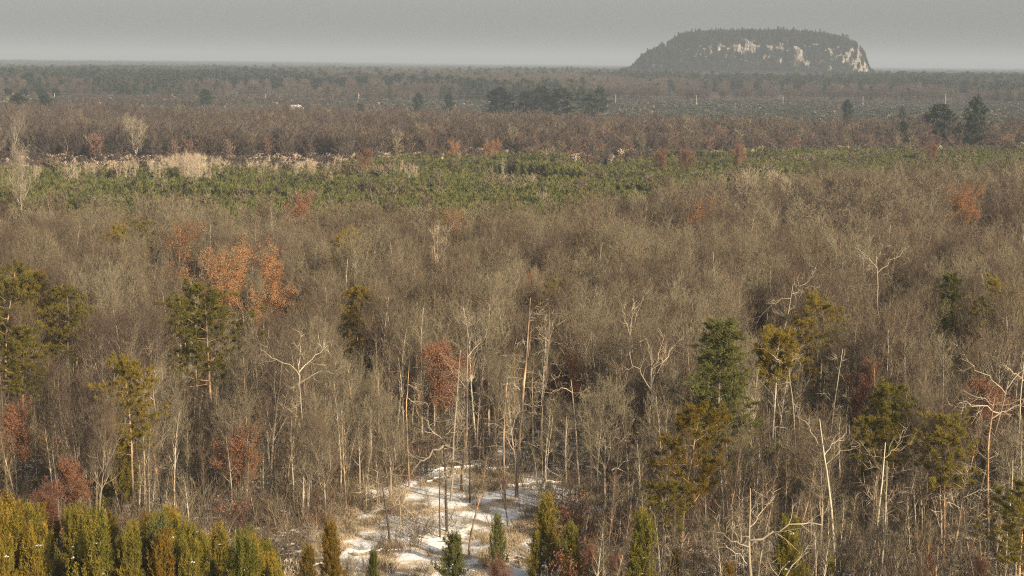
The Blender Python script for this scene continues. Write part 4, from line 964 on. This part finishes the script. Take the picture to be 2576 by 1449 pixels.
c1, m1 = far_bare(340, 13, 'rusttwig'); mid.append(c1.mesh('red_tree_far', m1))
c1, m1 = far_bare(341, 16, 'twig'); mid.append(c1.mesh('grey_tree_far', m1))
ed = (y - np.interp(col_of(x, y), pc, p_far)) < 110
ki = np.where(ed, rng.choice([0, 1, 2, 3, 4, 5], len(x), p=[.2, .15, .1, .35, .12, .08]), rng.choice([0, 1, 2, 3, 4, 5], len(x), p=[.34, .26, .26, .02, .08, .04]))
lodm = [p.all for p in BARE_MID]; mh = np.array([top_of(q) for q in mid + [lodm[0]]]) * [1, 1, 1, 1.25, 1, 1]
mass('brown_woods', 'dense brown leafless woods behind the plantation', np.stack([x, y, terr(x, y), hh / mh[ki], hh / mh[ki] * 1.1, rng.random(len(x)) * 6.28, ki], 1), mid + [lodm[0]])

x, y = jitter(-260, 265, 560, 1010, 2.9); c_ = col_of(x, y); fe = np.interp(c_, pc, p_far)
ok = in_view(x, y, 1.05, 6) & (y > fe - 22) & (y < np.where(c_ < 1300, np.interp(c_, [0, 860, 1300], [745, 770, 880]) + 25, fe + 45))
x, y, c_ = x[ok], y[ok], c_[ok]
bw = [far_bare(360 + i, [4.5, 5.5, 4.5, 5][i], ['rusttwig', 'fartwig', 'aspentwig', 'aspentwig'][i])[0].mesh('brush', [['rusttwig', 'fartwig', 'aspentwig', 'aspentwig'][i]]) for i in range(4)]
ki = np.where(c_ < 900, rng.choice([0, 1, 2, 3], len(x), p=[.22, .38, .2, .2]), rng.choice([0, 1, 2, 3], len(x), p=[.5, .38, .06, .06])); sc = rng.uniform(.6, 1.3, len(x))
hd = hides(x, y, sc * 5, sc * 1.2); x, y, sc, ki = x[~hd], y[~hd], sc[~hd], ki[~hd]
mass('brush', 'reddish and straw-coloured brush between the plantation and the brown woods', np.stack([x, y, terr(x, y), sc, sc * 1.5, rng.random(len(x)) * 6.28, ki], 1), bw)

# open strip with the power line: low scrub
x, y = jitter(-560, 560, 980, 2020, 5.2); c_ = col_of(x, y)
ok = in_view(x, y, 1.04, 5) & (y > np.interp(c_, [0, 700, 1300, 1800, 2200, 2576], [1230, 1150, 1040, 1020, 1010, 1050]) - 25) & (rng.random(len(x)) < .9)
x, y, c_ = x[ok], y[ok], c_[ok]
open_ = (c_ > 1480) | (vnoise(x, y, 160, 51) > .5)
g1, m1_ = far_pine(350, 3.2, 'bog', .42); g2, m2_ = far_bare(351, 5, 'fartwig'); g3, m3_ = far_bare(352, 4, 'aspentwig')
ki = np.where(open_, rng.choice([0, 1, 2], len(x), p=[.72, .20, .08]), rng.choice([0, 1, 2], len(x), p=[.1, .8, .1]))
sc = rng.uniform(.6, 1.2, len(x)) * np.where(open_, .8, .95)
hd = hides(x, y, sc * 5, sc * 2); x, y, sc, ki = x[~hd], y[~hd], sc[~hd], ki[~hd]
mass('scrub', 'low grey-green scrub in the open strip under the power line', np.stack([x, y, terr(x, y), sc, sc * 1.4, rng.random(len(x)) * 6.28, ki], 1), [g1.mesh('bog_bush', m1_), g2.mesh('low_bush', m2_), g3.mesh('pale_bush', m3_)])

# far woods to the foot of the bluff and past it
x, y = jitter(-1180, 1180, 1500, 4300, 9.0); c_ = col_of(x, y)
ok = in_view(x, y, 1.03, 10) & (y > np.interp(c_, [0, 600, 1200, 1500, 2576], [1900, 1900, 1900, 2010, 2010])) 
ok &= ~((y < 2010) & (rng.random(len(x)) < .45))
x, y, c_ = x[ok], y[ok], c_[ok]
ok = ~((np.abs(x - ox.mean()) < (ox[-1] - ox[0]) / 2 + 6) & (np.abs(y - BD) < 100)); x, y, c_ = x[ok], y[ok], c_[ok]
pineish = vnoise(x, y * .45, 190, 61) + .35 * vnoise(x, y, 60, 62)
band = np.where((y > 2300) & (y < 2750), .10, 0) + np.where((y > 3000), .05, 0)
isp = rng.random(len(x)) < smooth(.72, 1.02, pineish + band) * .8 + .03
hh = np.where(isp, rng.normal(16.5, 2.2, len(x)), rng.normal(14.5, 1.6, len(x))) * np.where(y < 2010, .8, 1)
hd = hides(x, y, hh, hh * .24); x, y, hh, isp = x[~hd], y[~hd], hh[~hd], isp[~hd]
ki = np.where(isp, rng.integers(0, 4, len(x)), rng.integers(4, 8, len(x)))
mass('far_woods', 'hazy far woods of bare trees and dark pines below the horizon', np.stack([x, y, terr(x, y), hh / 17.5, hh / 17.5 * 1.35, rng.random(len(x)) * 6.28, ki], 1), far_pines + far_bares)

# the last woods: patches of wood out to the horizon
rgp = np.random.default_rng(91); patches = []
for i in range(5):
    g = G(); cn = 26
    for q in range(cn):
        isn = rgp.random() < (.25 if i < 3 else .6); cc, mm = (far_pine(int(rgp.integers(1e6)), 14, 'darkgreen', .24) if isn else far_bare(int(rgp.integers(1e6)), 13))
        v, f, mi, sm = cc.arrays()
        kf = rgp.random(len(f)) < .35; f = f[kf]
        v = v * [1.7, 1.7, rgp.uniform(.8, 1.15)] + [rgp.uniform(-32, 32), rgp.uniform(-32, 32), 0]
        g.add(v, f, 1 if isn else 0)
    patches.append(g.mesh('wood_patch', ['fartwig', 'darkgreen']))
P_ = []
yv = 4250.0
while yv < 26000:
    st = 55 * max(1, yv / 6000); w = .2571 * yv * 1.03 + 60
    xs = np.arange(-w, w, st * .95); xs = xs + rng.uniform(-.3, .3, len(xs)) * st
    sc = st / 55
    for a in xs: P_.append((a, yv + rng.uniform(-.4, .4) * st, 0, 1.0 + .12 * rng.normal(), sc, rng.random() * 6.28, int(rng.choice(5, p=[.28, .28, .2, .12, .12]))))
    yv += st * (1 if yv < 9000 else 1.6)
P_ = np.array(P_); P_[:, 2] = terr(P_[:, 0], P_[:, 1]) - .5
mass('horizon_woods', 'blue-grey woods that close the view at the horizon', P_, patches)

# ---------------------------------------------------------------- power line
M['pole'] = mat('weathered_pole_wood', [(.26, .235, .20), (.36, .33, .28)], .5, 0, 60, .3, 1)
M['metal'] = mat('grey_insulator', [(.35, .36, .37), (.5, .5, .5)], .2, 0, 60, .2, 1)
def box(g, c, s, mi=0):
    c = np.array(c, float); s = np.array(s, float) / 2
    v = np.array([[a, b, d] for a in (-1, 1) for b in (-1, 1) for d in (-1, 1)]) * s + c
    f = [[0, 1, 3], [0, 3, 2], [4, 6, 7], [4, 7, 5], [0, 4, 5], [0, 5, 1], [2, 3, 7], [2, 7, 6], [0, 2, 6], [0, 6, 4], [1, 5, 7], [1, 7, 3]]
    g.add(v, f, mi)
gp = G(); tubes(gp, np.array([[[0, 0, 0], [0, 0, 6], [0, 0, 12.5]]], float), np.array([[.30, .26, .20]]), 8, 0, True); pole_m = gp.mesh('shaft', ['pole'])
ga = G(); box(ga, (0, -.22, 11.3), (2.4, .12, .14)); arm_m = ga.mesh('crossarm', ['pole'])
gi_ = G(); tubes(gi_, np.array([[[0, 0, 0], [0, 0, .15], [0, 0, .3]]], float), np.array([[.05, .09, .04]]), 6, 0, True); ins_m = gi_.mesh('insulator', ['metal'])
gt = G(); tubes(gt, np.array([[[.45, -.1, 9.2], [.45, -.1, 10.2]]], float), np.array([[.28, .28]]), 8, 0, True); tr_m = gt.mesh('transformer', ['metal'])
line = []
for i, (px, py, t, arm) in enumerate([(137, 234, 'first pole from the left, its foot hidden by dark pines', 0), (433, 236, 'second pole from the left, above the brown woods', 0), (667, 236, 'third pole from the left, just left of the snowy-roofed house', 0),
     (902, 234, 'pole with a crossarm and transformer right of the snowy-roofed house', 1), (1549, 238, 'pole just right of the dark pine clump', 0), (1752, 240, 'pole left below the bluff in the open strip', 0), (1970, 240, 'tallest-looking pole, right below the middle of the bluff', 0),
     (2171, 243, 'pole below the right end of the bluff', 0), (2379, 237, 'faint pole behind the wide lone pine on the right', 0)]):
    D = 1850.0; d = ray(px, py); tt = D / d[1]; x, y = d[0] * tt, D; z = float(terr(x, y)); H = CZ + d[2] * tt - z
    e = bpy.data.objects.new('utility_pole', None); COL.objects.link(e); e.location = (x, y, z - .2); e.scale = (1, 1, (H + .2) / 12.5)
    tag(e, t, 'utility pole', 'poles of the power line'); obj('shaft', pole_m, e)
    if arm:
        obj('crossarm', arm_m, e); obj('transformer', tr_m, e)
        for q in (-1.1, 0.5, 1.1):
            s_ = obj('insulator', ins_m, e); s_.location = (q, -.22, 11.37)
    else:
        s_ = obj('insulator', ins_m, e); s_.location = (0, 0, 12.5)
    heroes.append((px, 8, py, py + 38, D)); line.append((x, y, z - .2 + H))

g = G(); pl = []
line.sort()
for a, b in zip(line[:-1], line[1:]):
    t = np.linspace(0, 1, 9)[:, None]; q = np.array(a) * (1 - t) + np.array(b) * t; q[:, 2] -= (np.sin(t[:, 0] * np.pi) * 1.3); pl.append(q)
tubes(g, np.array(pl), np.full((len(pl), 9), .022), 3, 0)
tag(obj('power_cable', g.mesh('power_cable', ['metal'])), 'thin cable sagging from pole to pole across the open strip', 'power cable')

# ---------------------------------------------------------------- the house with snow on its roof
M['siding'] = mat('beige_siding', [(.30, .26, .22), (.36, .31, .26)], 0, 0, 60, .3, .5)
M['glass'] = mat('dark_window_glass', [(.03, .035, .04), (.05, .055, .06)], 0, 0, 60, .3, .5, rough=.15)
def house(px, py, D):
    d = ray(px, py); t = D / d[1]; x, y = d[0] * t, D; z = float(terr(x, y)); top = CZ + d[2] * t - z
    e = bpy.data.objects.new('house', None); COL.objects.link(e); e.location = (x, y, z); e.rotation_euler = (0, 0, -.75)
    tag(e, 'low house with a snow-covered gabled roof between the third pole and the crossarm pole', 'house')
    wl, wd, ev, rd = 10.0, 7.5, top - 2.6, top
    g = G(); box(g, (0, 0, ev / 2), (wl, wd, ev)); g.add([[-wl / 2, -wd / 2, ev], [-wl / 2, wd / 2, ev], [-wl / 2, 0, rd - .2], [wl / 2, -wd / 2, ev], [wl / 2, wd / 2, ev], [wl / 2, 0, rd - .2]], [[0, 1, 2], [3, 5, 4]], 0)
    obj('wall', g.mesh('wall', ['siding']), e)
    for s_ in (-1, 1):
        g = G(); o1 = wl / 2 + .6; yo = s_ * (wd / 2 + .7); k_ = .3
        v = [[-o1, yo, ev - .35], [o1, yo, ev - .35], [o1, 0, rd], [-o1, 0, rd]]; v2 = [[a, b, c + k_] for a, b, c in v]
        g.add(v + v2, [[0, 2, 1], [0, 3, 2], [4, 5, 6], [4, 6, 7], [0, 1, 5], [0, 5, 4], [1, 2, 6], [1, 6, 5], [2, 3, 7], [2, 7, 6], [3, 0, 4], [3, 4, 7]])
        obj('roof', g.mesh('roof', ['snow']), e)
    for wx in (-3.4, -.6, 1.6):
        g = G(); box(g, (wx, -wd / 2 - .03, ev * .55), (1.5, .1, 1.4)); obj('window', g.mesh('window', ['glass']), e)
    g = G(); box(g, (3.7, -wd / 2 - .04, ev * .42), (1.1, .1, 2.2)); obj('door', g.mesh('door', ['pole']), e)
    g = G(); box(g, (2, 1.2, rd - .1), (.8, .8, 1.8)); obj('chimney', g.mesh('chimney', ['siding']), e)
    heroes.append((px, 24, py, py + 24, D))
house(741, 265, 1330)

# ---------------------------------------------------------------- the air: one closed box of thin haze
g = G(); box(g, (0, 14000, 72), (60000, 36000, 150)); hz = g.mesh('haze', [])
hm = bpy.data.materials.new('haze_air'); hm.use_nodes = True; nt = hm.node_tree; nt.nodes.clear()
ho = nt.nodes.new('ShaderNodeOutputMaterial'); pv = nt.nodes.new('ShaderNodeVolumePrincipled'); pv.inputs['Color'].default_value = (.49, .56, .66, 1); pv.inputs['Density'].default_value = HAZE; pv.inputs['Anisotropy'].default_value = 0.0
nt.links.new(pv.outputs[0], ho.inputs['Volume']); hz.materials.append(hm)
tag(obj('haze', hz), 'thin winter haze', None, None, 'stuff')
print('trees', nb, ns, nru, npn, 'rest', len(rest), 'thicket', len(thick), 'patches', len(P_))
